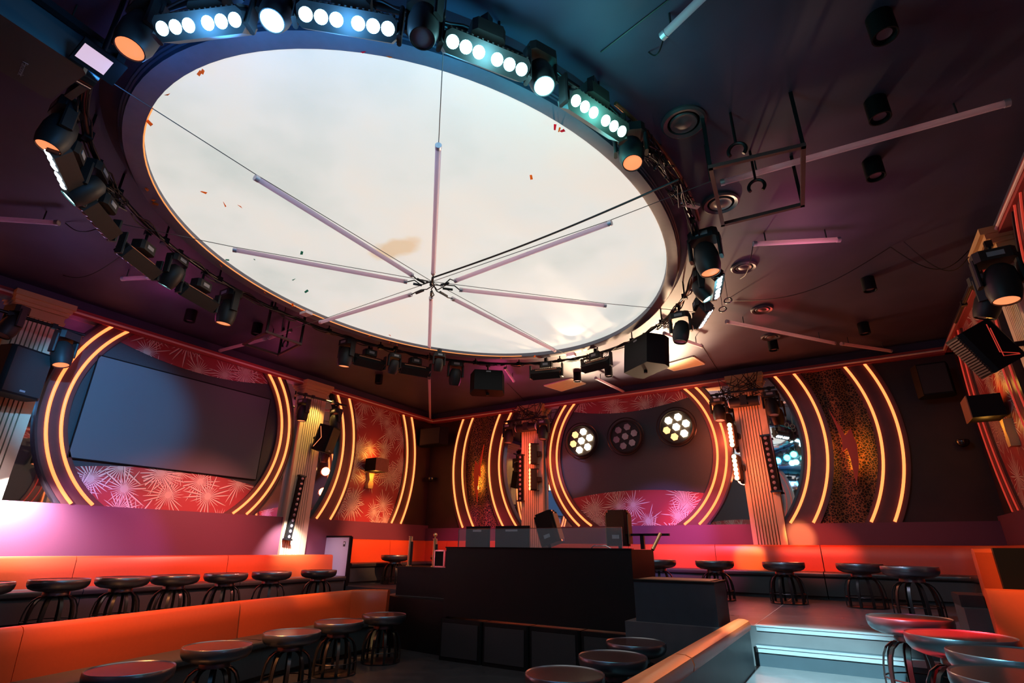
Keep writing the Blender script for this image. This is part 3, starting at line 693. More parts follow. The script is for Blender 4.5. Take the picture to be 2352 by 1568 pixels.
def clamp_mb(T, top, pz=ZT):
    m = MB(T).cyl(top, (top.x, top.y, pz), .015, None, 8).box((top.x, top.y, pz), (.06, .06, .07))
    if pz == ZT:
        e = ring_pt(ring_t(top)); a = Vector((top.x, top.y, ZT))
        if .03 < (e - a).length < .8: m.cyl(a, e, .018, None, 8)
    return m
def mover(L, d, label, lens='lamp_orange', sc=1.0, pz=ZT, name='moving_head_light', light=None, glowp=None, clamp=True):
    L = Vector(L); d = Vector(d).normalized()
    piv = L - d * .2 * sc; top = piv + Vector((0, 0, .27 * sc))
    t = thing(name, label, 'stage light', top); T = Matrix.Translation(-top)
    B = basis(d)
    side = B.to_3x3() @ Vector((1, 0, 0))
    if abs(side.z) > .7: side = Vector((1, 0, 0))
    side.z = 0; side.normalize(); f2 = Vector((-side.y, side.x, 0))
    RB = Matrix((side, f2, Vector((0, 0, 1)))).transposed().to_4x4()
    MB(T).cbox(top - Vector((0, 0, .045 * sc)), (.3 * sc, .2 * sc, .1 * sc), .04 * sc, RB).build('base', 'fixture', t)
    bs = t.children[-1]
    MB(T).box(top - Vector((0, 0, .045 * sc)) + f2 * .101 * sc, (.12 * sc, .004, .045 * sc), RB).build('display', 'grey_print', bs)
    if clamp: clamp_mb(T, top, pz).build('clamp', 'black_metal', t)
    for s in (-1, 1):
        MB(T).cbox(piv + side * s * .15 * sc + Vector((0, 0, .09 * sc)), (.035 * sc, .1 * sc, .26 * sc), .012 * sc, RB).build('yoke_arm', 'fixture', t)
    H = Matrix.Translation(L) @ B
    hd = MB(T).lathe([(0, -.34 * sc), (.07 * sc, -.34 * sc), (.105 * sc, -.3 * sc), (.125 * sc, -.2 * sc), (.122 * sc, -.08 * sc), (.105 * sc, -.01 * sc), (.098 * sc, .006 * sc), (.09 * sc, .006 * sc), (.09 * sc, -.015 * sc), (0, -.015 * sc)], 24, H).build('head', 'fixture', t)
    MB(T).lathe([(0, .0), (.05 * sc, -.001), (.09 * sc, -.008 * sc), (.09 * sc, -.014 * sc), (0, -.014 * sc)], 24, H).build('lens', lens, hd)
    if light: spot(L + d * .06, light[0], light[1], light[2], light[3] if len(light) > 3 else 35)
    if glowp: glow(L + d * .12 + Vector((0, 0, -.02)), glowp[0], glowp[1])
    return t
def led_bar(c, tilt, label, lens=None, pz=ZT, n=None, sc=1.0, vertical=False, light=None, glowp=None, flip=False):
    c = Vector(c)
    if n is None: n, tt = ring_frame(c)
    else: n = Vector(n); tt = Vector((-n.y, n.x, 0))
    f = n * math.cos(tilt) - Vector((0, 0, 1)) * math.sin(tilt); u = f.cross(tt)
    if u.z < 0: u = -u
    R = Matrix((tt, u, f)).transposed().to_4x4()
    top = c + Vector((0, 0, .2 * sc))
    t = thing('led_bar_light', label, 'stage light', top); T = Matrix.Translation(-top)
    MB(T).cbox(c, (.6 * sc, .15 * sc, .15 * sc), .03, R).build('body', 'fixture', t)
    rb = MB(T)
    for k in range(16): rb.box(c + R.to_3x3() @ Vector(((-.27 + k * .036) * sc, .08 * sc, -.02 * sc)), (.012 * sc, .015, .12 * sc), R)
    rb.build('cooling_fins', 'fixture_rib', t)
    for s in (-1, 1): MB(T).cbox(c + tt * s * .315 * sc + Vector((0, 0, .05 * sc)), (.03, .09 * sc, .26 * sc), .01, R if abs(f.z) < .3 else Matrix((tt, Vector((-tt.y, tt.x, 0)), Vector((0, 0, 1)))).transposed().to_4x4()).build('yoke_arm', 'fixture', t)
    bs = MB(T).cbox(top + Vector((0, 0, -.03)), (.24 * sc, .17 * sc, .11 * sc), .03, Matrix((tt, n, Vector((0, 0, 1)))).transposed().to_4x4()).build('base', 'fixture', t)
    MB(T).box(top + Vector((0, 0, -.03)) - n * .088 * sc, (.1 * sc, .004, .045 * sc), Matrix((tt, n, Vector((0, 0, 1)))).transposed().to_4x4()).build('display', 'grey_print', bs)
    MB(T).box(c - f * .077 * sc + u * .03 * sc, (.42 * sc, .022, .006), R).build('rear_slot', 'slot_panel', t)
    clamp_mb(T, top, pz).build('clamp', 'black_metal', t)
    for k in range(6):
        x = (-.245 + k * .09 + (.04 if k > 2 else 0)) * sc
        H = Matrix.Translation(c + R.to_3x3() @ Vector((x, 0, .076 * sc))) @ R
        MB(T).lathe([(0, .012), (.03 * sc, .009), (.042 * sc, 0), (.042 * sc, -.005), (0, -.005)], 16, H).build('lamp', lens or 'lens_dark', t)
    if light: spot(c + f * .14, light[0], light[1], light[2], light[3] if len(light) > 3 else 50)
    if glowp: glow(c + f * .2 + Vector((0, 0, .0)), glowp[0], glowp[1])
    return t
DN = Vector((0, 0, -1))
def outdir(p, k=.5): n, _ = ring_frame(p); return n * k + DN
STEP = (.4, 6.2, .4)
# movers
def ring_mover(px, py, z, label, k=.35, **kw): p = at_z(px, py, z); return mover(p, outdir(p, k), label, **kw)
ring_mover(298, 112, 4.5, 'moving head light with orange lens at top left of the oval', k=.15, sc=.95)
p = at_z(1453, 374, 4.45); mover(p, (.1, -.25, -1), 'moving head light with orange lens right of the teal LED bar', sc=.85)
ring_mover(1632, 626, 4.4, 'dark moving head light with orange lens hanging at the right of the oval', k=.1, sc=1.1)
ring_mover(1043, 884, 4.42, 'moving head light with bright white lens beside the middle speaker', k=.35, lens='lamp_white', sc=.95, light=((-5.5, 11.6, 3.2), (.7, .5, 1), 250, 14))
ring_mover(790, 841, 4.4, 'moving head light with orange lens left of the far LED bars', k=.1, sc=1.0)
ring_mover(513, 743, 4.38, 'moving head light with orange lens alone on the left far rim', k=.1, sc=1.05)
ring_mover(110, 338, 4.5, 'moving head light with orange lens under the projector', k=.15, sc=.95)
# small par heads
ring_mover(625, 48, 4.5, 'small wash light with cyan lens between two blue LED bars', k=.25, lens='lamp_blue', sc=.78, glowp=(BLUE, 14), light=((-1.5, .2, 0), BLUE, 250, 50))
ring_mover(1250, 198, 4.5, 'small wash light with cyan lens between the cyan and teal LED bars', k=.3, lens='lamp_cyan', sc=.78, glowp=(CYAN, 10), light=((.6, 4.2, .4), CYAN, 350, 45))
ring_mover(1627, 686, 4.42, 'small wash light with cyan lens at the far right of the rim', k=.5, lens='lamp_cyan', sc=.8, light=((1.2, 8.2, 1.2), (.6, .75, 1), 150, 35))
ring_mover(900, 857, 4.42, 'small wash light with blue lens between two far LED bars', k=.5, lens='lamp_white', sc=.75)
ring_mover(378, 656, 4.42, 'small wash light with blue lens on the left rim', k=.5, lens='lamp_cyan', sc=.85, light=((-9.9, 2.2, 1.7), (.85, .75, 1), 260, 26))
ring_mover(158, 455, 4.44, 'small wash light with blue lens at the left end of the rim', k=.8, lens='lamp_cyan', sc=.9, light=((-9.95, 3.6, 3.5), (.08, .45, 1), 1100, 30))
ring_mover(1005, 852, 4.5, 'small unlit wash light left of the white moving head', k=.4, lens='lens_dark', sc=.7)
ring_mover(970, 88, 4.42, 'unlit dark wash light hanging at the top of the oval', k=.1, lens='lens_dark', sc=.8)
ring_mover(1562, 785, 4.3, 'unlit angular scanner light right of the big speaker', k=-.2, lens='lens_dark', sc=.95)
# LED bars
def rbar(px, py, z, tilt, label, **kw): return led_bar(at_z(px, py, z), math.radians(tilt), label, **kw)
rbar(472, 58, 4.55, 48, 'LED bar with six blue lamps at the upper left of the oval', lens='lamp_blue', glowp=(BLUE, 16), light=((-4.2, -.8, .5), BLUE, 250, 60))
rbar(802, 52, 4.55, 48, 'LED bar with six blue lamps at the top of the oval', lens='lamp_blue', glowp=(BLUE, 16), light=((-2, 0, 0), BLUE, 200, 60))
rbar(1115, 128, 4.55, 48, 'LED bar with six cyan lamps right of the hanging wire', lens='lamp_cyan', glowp=(CYAN, 14), light=((-.5, 4.4, .4), (.3, .85, 1), 600, 36))
rbar(1365, 265, 4.55, 45, 'LED bar with six teal lamps at the upper right of the oval', lens='lamp_teal', glowp=((.2, 1, .85), 12), light=((-.55, 6.3, .5), (.45, .9, 1), 7500, 20))
rbar(1640, 652, 4.5, 55, 'LED bar with white lamps at the far right of the rim, upper one', lens='lamp_white', glowp=(CYAN, 4))
rbar(1612, 724, 4.5, 55, 'LED bar with white lamps at the far right of the rim, lower one', lens='lamp_white', light=((-.5, 8.7, .7), (.75, .7, 1), 200, 45))
rbar(1370, 838, 4.6, 40, 'unlit LED bar right of the middle of the far rim', lens='lamp_white')
rbar(1255, 858, 4.6, 40, 'unlit LED bar in the middle of the far rim')
rbar(952, 850, 4.6, 40, 'unlit LED bar left of the middle of the far rim')
rbar(847, 832, 4.6, 40, 'unlit LED bar beside the orange moving head on the far rim')
rbar(455, 683, 4.5, 50, 'LED bar seen from behind on the left rim, right of the blue wash light', light=((-9.9, 5.8, 1.5), (.9, .25, .6), 240, 30))
rbar(320, 600, 4.5, 50, 'ribbed LED bar seen from behind in the middle of the left rim', light=((-9.9, 4.0, 1.35), (.4, .24, 1), 1200, 27))
rbar(228, 500, 4.52, 50, 'ribbed LED bar seen from behind at the left end of the rim')
rbar(150, 385, 4.55, 50, 'LED bar with white lamps seen edge on at far left', lens='lamp_white', light=((-9.9, 1.0, 2), (.5, .7, 1), 150, 45))
# speakers on the ring
def ring_speaker(px, py, z, wd, hg, dp, tilt, label, back=None):
    p = at_z(px, py, z); n, tt = ring_frame(p); f = n * math.cos(tilt) - Vector((0, 0, 1)) * math.sin(tilt); u = f.cross(tt)
    if u.z < 0: u = -u
    R = Matrix((tt, f, u)).transposed().to_4x4(); top = p + Vector((0, 0, hg / 2 + .02))
    t = thing('loudspeaker', label, 'speaker', top); T = Matrix.Translation(-top)
    w2 = wd / 2; poly = [(-w2 * .86, dp / 2), (-w2, dp * .2), (-w2 * .8, -dp / 2), (w2 * .8, -dp / 2), (w2, dp * .2), (w2 * .86, dp / 2)]
    MB(T).prism(poly, -hg / 2, hg / 2, Matrix.Translation(p) @ R).build('cabinet', 'black_plastic', t)
    MB(T).box(p + f * (dp / 2 + .004), (wd * .8, .012, hg * .9), R).build('grille', 'grille', t)
    MB(T).box(p - f * (dp / 2 + .003) + u * hg * .42, (.09, .006, .025), R).build('badge', 'grey_print', t)
    clamp_mb(T, p + u * hg / 2).box(p + u * (hg / 2 + .02), (.2, .1, .03), R).build('bracket', 'black_metal', t)
    MB(T).cyl(p - u * (hg / 2), p - u * (hg / 2 + .05), .03, None, 10).build('knob', 'black_metal', t)
ring_speaker(1120, 880, 4.5, .68, .42, .36, .12, 'black loudspeaker hung in the middle of the far rim')
ring_speaker(1483, 817, 4.5, .8, .52, .42, .1, 'big black loudspeaker with round back right on the far rim')
# white connector box and little boxes on the pipe
p = at_z(1586, 470, 4.85); o = MB(Matrix.Translation(p) @ Matrix.Rotation(math.radians(50), 4, 'Z')).box((0, 0, 0), (.2, .06, .035)).build('cable_connector', 'white_plastic'); tag(o, 'white cable connector box tied to the pipe at right', 'connector')
p = at_z(703, 720, 4.8); o = MB(Matrix.Translation(p)).box((0, 0, 0), (.15, .12, .04)).build('junction_box', 'white_plastic'); tag(o, 'white junction box on the pipe at lower left of the oval', 'junction box')
p = at_z(1312, 815, 4.8); o = MB(Matrix.Translation(p)).box((0, 0, 0), (.16, .1, .07)).build('junction_box', 'pink_metal'); tag(o, 'small pink junction box on the far rim pipe', 'junction box')

# ================================================================= TUBES, WIRES, HUB
ZTUBE = 4.61
def tube_light(a, b, label, r=.026, cat='tube light', rod=True):
    a = Vector(a); b = Vector(b); d = (b - a).normalized(); t = thing('tube_light', label, cat, (a + b) / 2); T = Matrix.Translation(-(a + b) / 2)
    MB(T).cyl(a + d * .03, b - d * .03, r, None, 14).build('tube', 'tube_plastic', t)
    for p, q in ((a, a + d * .04), (b, b - d * .04)): MB(T).cyl(p, q, r * 1.12, None, 14).build('end_cap', 'tube_cap', t)
    return t
hub = at_z(992, 652, ZTUBE)
inn = [((1007, 333), (995, 628), 'pointing straight up the picture'), ((585, 407), (947, 632), 'slanting to the upper left'), ((535, 573), (935, 647), 'running left nearly level'), ((735, 740), (945, 676), 'pointing to the lower left'),
       ((986, 797), (990, 683), 'pointing straight down the picture'), ((1275, 805), (1038, 685), 'slanting to the lower right'), ((1392, 702), (1055, 665), 'running right nearly level'), ((1405, 511), (1045, 645), 'slanting to the upper right')]
for a, b, lab in inn:
    A = at_z(*a, ZTUBE); B = at_z(*b, ZTUBE); tube_light(A, B, 'unlit tube light of the star under the sky, ' + lab)
    d = (A - hub).normalized(); end = A + d * 1.2
    # wire to the ceiling beyond the rim
    k = 1.0
    while ((A.x + d.x * k - CX) / 3.25) ** 2 + ((A.y + d.y * k - CY) / 4.15) ** 2 < 1: k += .05
    E = A + d * k; E.z = ZTUBE + .08
    o = MB().tube([hub + Vector((0, 0, .035)), A + Vector((0, 0, .035)), E], .004, 5).build('steel_wire', 'steel_wire'); tag(o, 'thin steel wire carrying the tube light ' + lab, 'wire')
    o2 = MB().tube([E, Vector((E.x, E.y, ZC))], .006, 5).build('hanger_wire', 'steel_wire', o)
# thick cable along the upper right tube
A = at_z(1560, 420, 4.72); pts = []
B = hub + Vector((0, 0, .05))
for i in range(25):
    f = i / 24; q = A.lerp(B, f); q.z += -.05 * math.sin(PI * f) + .04; pts.append(q)
o = MB().tube(pts, .011, 6).build('feed_cable', 'cable'); tag(o, 'thick black feed cable along the upper right tube to the hub', 'cable')
t = thing('cable_hub', 'knot of black cables where the eight tubes meet', 'cable', hub); T = Matrix.Translation(-hub)
MB(T).lathe([(0, -.02), (.03, -.02), (.03, .03), (0, .03)], 12, Matrix.Translation(hub)).build('ring', 'black_metal', t)
random.seed(3)
for k, (a, b, lab) in enumerate(inn):
    B = at_z(*b, ZTUBE); d = B - hub; pts = [hub + d * f + Vector((random.uniform(-.03, .03), random.uniform(-.03, .03), random.uniform(-.06, .03))) for f in (0, .25, .5, .75)] + [B]
    MB(T).tube(pts, .008, 5).build('lead', 'cable', t); MB(T).cyl(hub + d * .4 + Vector((0, 0, -.03)), hub + d * .75 + Vector((0, 0, -.02)), .016, None, 8).build('plug', 'cable', t)
ZO = 4.97
outs = [((1520, 85), (1680, -70), 'at the top, cut by the upper edge'), ((1655, 420), (2320, 235), 'longest, crossing the hanging frame at right'), ((1730, 560), (1930, 550), 'short and level, right of the rim'), ((1668, 738), (1918, 788), 'slanting toward the right wall, inner piece'),
        ((1932, 789), (2047, 806), 'slanting toward the right wall, outer piece'), ((-120, 495), (135, 512), 'at the left edge'), ((280, 640), (345, 637), 'short, behind the left LED bars'), ((505, 805), (610, 778), 'above the left screen, outer piece'), ((618, 776), (668, 758), 'above the left screen, inner piece'),
        ((988, 962), (986, 868), 'pointing at the room corner'), ((1160, 845), (1180, 875), 'short, right of the middle speaker'), ((1368, 868), (1440, 903), 'above the round back wall panel'), ((1525, 765), (1612, 795), 'short batten beside the scanner light')]
for a, b, lab in outs:
    A = at_z(*a, ZO); B = at_z(*b, ZO); t = tube_light(A, B, 'pinkish unlit tube light on the ceiling, ' + lab, .03); c = (A + B) / 2
    for f in (.15, .85): q = A.lerp(B, f); MB(Matrix.Translation(-c)).cyl(q, (q.x, q.y, ZC), .008, None, 6).build('hanger', 'steel_wire', t)
wires = [((1670, 690), (2045, 567), 'dark cable sagging from the hanging ring to a ceiling hook', .25), ((2045, 567), (2225, 575), 'dark cable drooping toward the right wall cluster', .3), ((2075, 555), (2240, 560), 'second dark cable drooping toward the right wall cluster', .4), ((1490, 120), (1525, 85), 'short lead at the top tube', .1), ((1380, 120), (1535, 0), 'thin wire across the dark ceiling at top', .0),
         ((150, 512), (235, 520), 'black lead at the end of the left tube', .1), ((145, 632), (275, 590), 'black cord sagging on the ceiling at left', .15), ((1610, 790), (1700, 930), 'thin wire running down to the back wall at right', 0), ((1165, 880), (1210, 925), 'thin wire near the middle of the back ceiling', 0), ((1700, 640), (1730, 560), 'black lead at the level tube right of the rim', .12)]
for a, b, lab, sag in wires:
    A = at_z(*a, ZC - .01); B = at_z(*b, ZC - .01); o = MB().tube([A.lerp(B, i / 16) - Vector((0, 0, sag * math.sin(PI * i / 16))) for i in range(17)], .006, 5).build('cable', 'cable'); tag(o, lab, 'cable')
# chain link rings hanging by the rim
for (px, py), lab in zip(((1672, 690), (1650, 655), (1660, 710)), ('steel ring hanging right of the rim, lowest', 'steel ring hanging right of the rim, upper', 'thin wire loop hanging right of the rim')):
    p = at_z(px, py, 4.7); o = MB().tube([p + Vector((.05 * math.cos(a), .05 * math.sin(a) * .6, .05 * math.sin(a))) for a in [2 * PI * i / 20 for i in range(20)]], .009, 6, True).build('steel_ring', 'steel_wire'); tag(o, lab, 'ring')
    MB().tube([p + Vector((0, 0, .05)), Vector((p.x, p.y, ZC))], .004, 5).build('hanger_wire', 'steel_wire', o)

# hanging metal frames
def hang_frame(corners, z, tops, label):
    P = [at_z(*c, z) for c in corners]; t = thing('hanging_frame', label, 'metal frame', P[0]); T = Matrix.Translation(-P[0])
    for i in range(4):
        a, b = P[i], P[(i + 1) % 4]; d = b - a; R = basis(d)
        MB(T).box((a + b) / 2, (.035, .035, d.length + .035), R).build('bar', 'frame_steel', t)
    for i in tops: MB(T).box((P[i] + Vector((0, 0, (ZC - z) / 2))), (.03, .03, ZC - z)).build('hanger', 'black_metal', t)
hang_frame([(1632, 385), (1845, 335), (1843, 470), (1660, 515)], 4.55, (0, 1, 2), 'rectangular steel frame hanging empty under the right ceiling')
hang_frame([(612, 762), (690, 790), (640, 815), (560, 790)], 4.6, (0, 1, 2), 'rectangular steel frame hanging empty above the left screen')
for (px, py), lab in zip(((1738, 428), (1693, 345), (655, 790)), ('black hook clamp hanging inside the right steel frame', 'black cable clamp above the right steel frame', 'black hook clamp hanging by the left steel frame')):
    p = at_z(px, py, 4.7); t = thing('pipe_clamp', lab, 'clamp', p)
    MB().tube([(.07 * math.cos(a), 0, .07 * math.sin(a)) for a in [-.9 + i * 4.6 / 16 for i in range(17)]], .016, 8).build('hook', 'black_metal', t); MB().cyl((0, 0, .06), (0, 0, ZC - 4.7), .012, None, 8).build('rod', 'black_metal', t)
# ceiling vents, downlights, hatches
for (px, py, r), lab in zip(((1570, 281, .2), (1655, 466, .2), (1708, 613, .17), (1750, 710, .17), (1770, 773, .17)), ('nearest, beside the teal LED bar', 'inside the steel frame', 'right of the dark moving head', 'fourth from the top', 'farthest')):
    p = at_z(px, py, ZC - .01); t = thing('ceiling_vent', 'round ceiling vent right of the oval, ' + lab, 'vent', p)
    MB().lathe([(r, .01), (r, -.01), (r * .9, -.025), (r * .72, -.012), (r * .7, .01)], 32).build('flange', 'vent_grey', t)
    MB().lathe([(r * .62, -.005), (r * .58, -.02), (r * .4, -.012), (r * .3, -.02), (0, -.03), (0, .005)], 28).build('diffuser', 'vent_grey', t)
dl = [((2027, 66), 'topmost'), ((2017, 256), 'second from the top'), ((2008, 392), 'third from the top'), ((1996, 656), 'fourth from the top'), ((1985, 757), 'fifth from the top'), ((1776, 795), 'below the slanting tube'), ((870, 873), 'above the starburst wallpaper by the corner'), ((437, 728), 'above the left screen'), ((1326, 868), 'between the far LED bars'), ((1398, 856), 'right of the lit far LED bar'), ((590, 758), 'beside the left steel frame')]
for (px, py), lab in dl:
    p = at_z(px, py, ZC - .12); t = thing('ceiling_downlight', 'black cylinder downlight on the ceiling, ' + lab, 'downlight', (p.x, p.y, ZC))
    MB().lathe([(0, 0), (.085, 0), (.085, -.2), (.075, -.2), (.07, -.17), (0, -.17)], 22).build('can', 'black_plastic', t); MB().lathe([(0, -.175), (.05, -.175), (.05, -.17), (0, -.17)], 16).build('lens', 'lens_dark', t)
for c, lab in (([(1250, 885), (1312, 868), (1345, 880), (1290, 897)], 'tan ceiling access hatch behind the middle LED bars'), ([(1520, 838), (1592, 818), (1618, 835), (1548, 850)], 'tan ceiling access hatch right of the big speaker')):
    P = [at_z(*q, ZC - .01) for q in c]; cen = sum(P, Vector()) / 4; t = thing('access_hatch', lab, 'hatch', cen)
    MB().add([p - cen + Vector((0, 0, dz)) for dz in (-.015, .012) for p in P], [(0, 1, 2, 3), (7, 6, 5, 4), (0, 4, 5, 1), (1, 5, 6, 2), (2, 6, 7, 3), (3, 7, 4, 0)]).build('door', 'tan_hatch', t)
    fr = MB()
    for i in range(4): fr.tube([P[i] - cen, P[(i + 1) % 4] - cen], .02, 6)
    fr.build('frame', 'hatch_edge', t)

# ================================================================= WALL AND PILASTER EQUIPMENT
def pipe_bar(a, b, label, drops=()):
    a = Vector(a); b = Vector(b); t = thing('lighting_pipe', label, 'lighting pipe', (a + b) / 2); T = Matrix.Translation(-(a + b) / 2)
    MB(T).tube([a, b], .024, 10).build('pipe', 'black_metal', t)
    for f in (.3, .7):
        p = a.lerp(b, f); MB(T).box(p, (.06, .06, .07)).build('clamp', 'black_metal', t)
    return t
def batten(W, u, d, z0, z1, label, lean=0, lit='lens_dark', n=10, wd=.11):
    A = W.P(u, z0, d); B = W.P(u + lean, z1, d); ax = (B - A); t = thing('led_batten', label, 'LED batten', A); T = Matrix.Translation(-A)
    x = ax.normalized(); zz = W.n; y = zz.cross(x); R = Matrix((y, x, zz)).transposed().to_4x4()
    MB(T).box((A + B) / 2, (wd, ax.length, .07), R).build('housing', 'black_plastic', t)
    for e in (A, B): MB(T).box(e, (wd * 1.3, .03, .1), R).build('end_bracket', 'black_metal', t)
    for k in range(n):
        p = A.lerp(B, (k + .5) / n) + zz * .036; MB(T).lathe([(0, .008), (.028, .005), (.033, 0), (.033, -.004), (0, -.004)], 12, Matrix.Translation(p) @ R).build('lamp', lit, t)
def wash_bar(W, u, d, z0, z1, label, lit, n=6, face=None, wd=.14):
    A = W.P(u, z0, d); B = W.P(u, z1, d); t = thing('wash_bar_light', label, 'stage light', A); T = Matrix.Translation(-A)
    f = Vector(face).normalized() if face else W.n; x = Vector((0, 0, 1)); y = f.cross(x); R = Matrix((y, x, f)).transposed().to_4x4()
    c = (A + B) / 2; h = z1 - z0
    MB(T).cbox(c, (wd, h, .16), .03, R).build('body', 'fixture', t)
    MB(T).cbox(c - f * .14, (.2, .12, .1), .02, R).build('base', 'fixture', t)
    for sg in (-1, 1): MB(T).box(c - f * .1 + x * h * .5 * sg, (.05, .02, .12), R).build('yoke_arm', 'fixture', t)
    for k in range(n):
        p = A + Vector((0, 0, h * (k + .5) / n)) + f * .082; MB(T).lathe([(0, .014), (.035, .01), (.045, 0), (.045, -.004), (0, -.004)], 14, Matrix.Translation(p) @ R).build('lamp', lit, t)
# --- left pilaster
a, b = at_x(-60, 695, -9.3), at_x(195, 770, -9.3)
pipe_bar(a, b, 'black lighting pipe across the top of the leftmost pilaster')
mover(at_x(140, 838, -9.3), (.25, .1, -1), 'moving head light on the leftmost pilaster pipe, right one', 'lamp_orange', 1.05, (a.z + b.z) / 2 - .02)
mover(at_x(5, 770, -9.3), (.1, -.3, -1), 'moving head light on the leftmost pilaster pipe, left one', 'lens_dark', .95, (a.z + b.z) / 2 + .05)
def wall_speaker(W, p, wd, hg, dp, label, tilt=0, yaw=0, strip=False):
    t = thing('wall_speaker', label, 'speaker', p)
    R = Matrix((W.a, W.n, Vector((0, 0, 1)))).transposed().to_4x4() @ Matrix.Rotation(yaw, 4, 'Z') @ Matrix.Rotation(tilt, 4, 'X')
    MB().cbox((0, 0, 0), (wd, dp, hg), .05, R).build('cabinet', 'black_plastic', t)
    MB().box(R.to_3x3() @ Vector((0, dp / 2 + .003, 0)), (wd * .86, .01, hg * .92), R).build('grille', 'grille', t)
    MB().box(R.to_3x3() @ Vector((0, dp / 2 + .01, -hg * .4)), (.07, .006, .025), R).build('badge', 'grey_print', t)
    MB().cyl(R.to_3x3() @ Vector((0, -dp / 2, 0)), R.to_3x3() @ Vector((0, -dp / 2, 0)) - W.n * .15, .03).build('bracket', 'black_metal', t)
    if strip:
        MB().tube([R.to_3x3() @ Vector((-wd / 2 - .004, -dp * .3, -hg * .4)), R.to_3x3() @ Vector((-wd / 2 - .004, 0, 0)), R.to_3x3() @ Vector((-wd / 2 - .004, -dp * .3, hg * .4))], .006, 6).build('red_line', 'lamp_orange', t)
p = at_x(45, 857, -9.45); wall_speaker(LEFT, p, .56, .66, .3, 'black wall speaker on the leftmost pilaster', yaw=math.radians(-20))
batten(LEFT, -2.68, .2, 2.35, 2.95, 'LED batten on the leftmost pilaster', .05, 'lens_dark', 5)
# --- second left pilaster
a, b = at_x(683, 902, -9.4), at_x(795, 932, -9.4)
pipe_bar(a, b, 'black lighting pipe across the pilaster right of the projection screen')
mover(at_x(692, 966, -9.4), (0, 0, -1), 'moving head light on the pipe right of the projection screen, left one', 'lamp_orange', .95, (a.z + b.z) / 2)
mover(at_x(770, 986, -9.4), (.1, .1, -1), 'moving head light on the pipe right of the projection screen, blue lit one', 'lens_dark', .95, (a.z + b.z) / 2)
p = at_x(748, 1008, -9.45); wall_speaker(LEFT, p, .42, .56, .34, 'black wall speaker tilted on the pilaster right of the projection screen', tilt=math.radians(-14), yaw=math.radians(-25), strip=True)
batten(LEFT, 2.33, .22, 1.6, 2.86, 'LED batten on the pilaster right of the projection screen', .12, 'lamp_white' if False else 'lens_dark', 12, .13)
spot((-9.3, 7.1, 2.15), (-9.8, 7.35, 1.2), (1, .92, .9), 260, 80, .9, .03)
spot((-9.45, 2.75, 2.35), (-9.95, 3.0, 1.55), (.9, .88, 1), 900, 110, 1, .03)
spot((-9.35, 7.6, 4.55), (-9.9, 7.5, 3.6), (1, .6, .15), 130, 80, .8)
# --- back wall pilasters
for u0, nm in ((-2.54, 'left'), (2.58, 'right')):
    zb = 4.5; P0 = BACK.P(u0 - .62, zb, .5); P1 = BACK.P(u0 + .62, zb, .5)
    pipe_bar(P0, P1, 'black lighting pipe across the %s back wall pilaster' % nm)
    for du, lab in ((-.5, 'left'), (.5, 'right')):
        mover(BACK.P(u0 + du, 3.95, .5), (0, -.15, -1), 'dark moving head light on the %s back wall pilaster, %s one' % (nm, lab), 'lens_dark', 1.0, zb)
    c = BACK.P(u0, 4.3, .42); t = thing('flat_beam_light', 'square beam light lying across the %s back wall pilaster' % nm, 'stage light', c)
    MB().cyl((-.28, 0, 0), (.28, 0, 0), .1, None, 20).build('body', 'fixture', t); MB().cbox((0, 0, .02), (.16, .2, .2), .02).build('base', 'fixture', t)
    for s in (-1, 1): MB().cyl((s * .28, 0, 0), (s * .3, 0, 0), .09, None, 20).build('lens', 'white_plastic', t)
    random.seed(5 + int(u0)); pts = [BACK.P(u0 + random.uniform(-.5, .5), random.uniform(4.35, 4.95), .35 + random.uniform(-.05, .15)) for k in range(46)]
    sm = []
    for k in range(len(pts) - 1):
        for f in (0, .25, .5, .75): sm.append(pts[k].lerp(pts[k + 1], f) - Vector((0, 0, .05 * math.sin(PI * f))))
    o = MB().tube(sm, .008, 5).build('cable_tangle', 'cable'); tag(o, 'tangle of black cables at the top of the %s back wall pilaster' % nm, 'cable')
def zz(px, py, d): return at_y(px, py, YB - d)
# wash bars: left pilaster (dim red) and right pilaster (hot)
for (x, ya, yb), lab in (((1224, 1066, 1018), 'upper'), ((1224, 1126, 1076), 'lower')):
    p0, p1 = zz(x, ya, .35), zz(x, yb, .35); wash_bar(BACK, p0.x + 3.99, .35, p0.z, p1.z, 'red wash bar standing on the left back wall pilaster, %s one' % lab, 'lamp_red', 6, (-.6, -.8, 0))
for (x, ya, yb), lab in (((1686, 1027, 972), 'upper'), ((1697, 1103, 1044), 'lower')):
    p0, p1 = zz(x, ya, .35), zz(x, yb, .35); wash_bar(BACK, p0.x + 3.99, .35, p0.z, p1.z, 'glaring orange wash bar left of the right back wall pilaster, %s one' % lab, 'lamp_hot', 6, (-.2, -1, 0))
p0, p1 = zz(1783, 1128, .25), zz(1757, 1000, .25); batten(BACK, p0.x + 3.99, .25, p0.z, p1.z, 'LED batten with round lenses on the right back wall pilaster', p1.x - p0.x, 'lens_dark', 10, .15)
p0, p1 = zz(1196, 1150, .25), zz(1193, 1045, .25); batten(BACK, p0.x + 3.99, .25, p0.z, p1.z, 'LED batten with round lenses on the left back wall pilaster', 0, 'lens_dark', 10, .13)
glow((-6.55, 11.0, 3.6), (1, .1, .04), 26, .12); glow((-6.5, 11.05, 3.0), (1, .14, .05), 20, .12)
glow((-1.95, 11.1, 3.7), (1, .16, .06), 45, .12); glow((-1.8, 11.1, 2.9), (1, .16, .06), 45, .12)
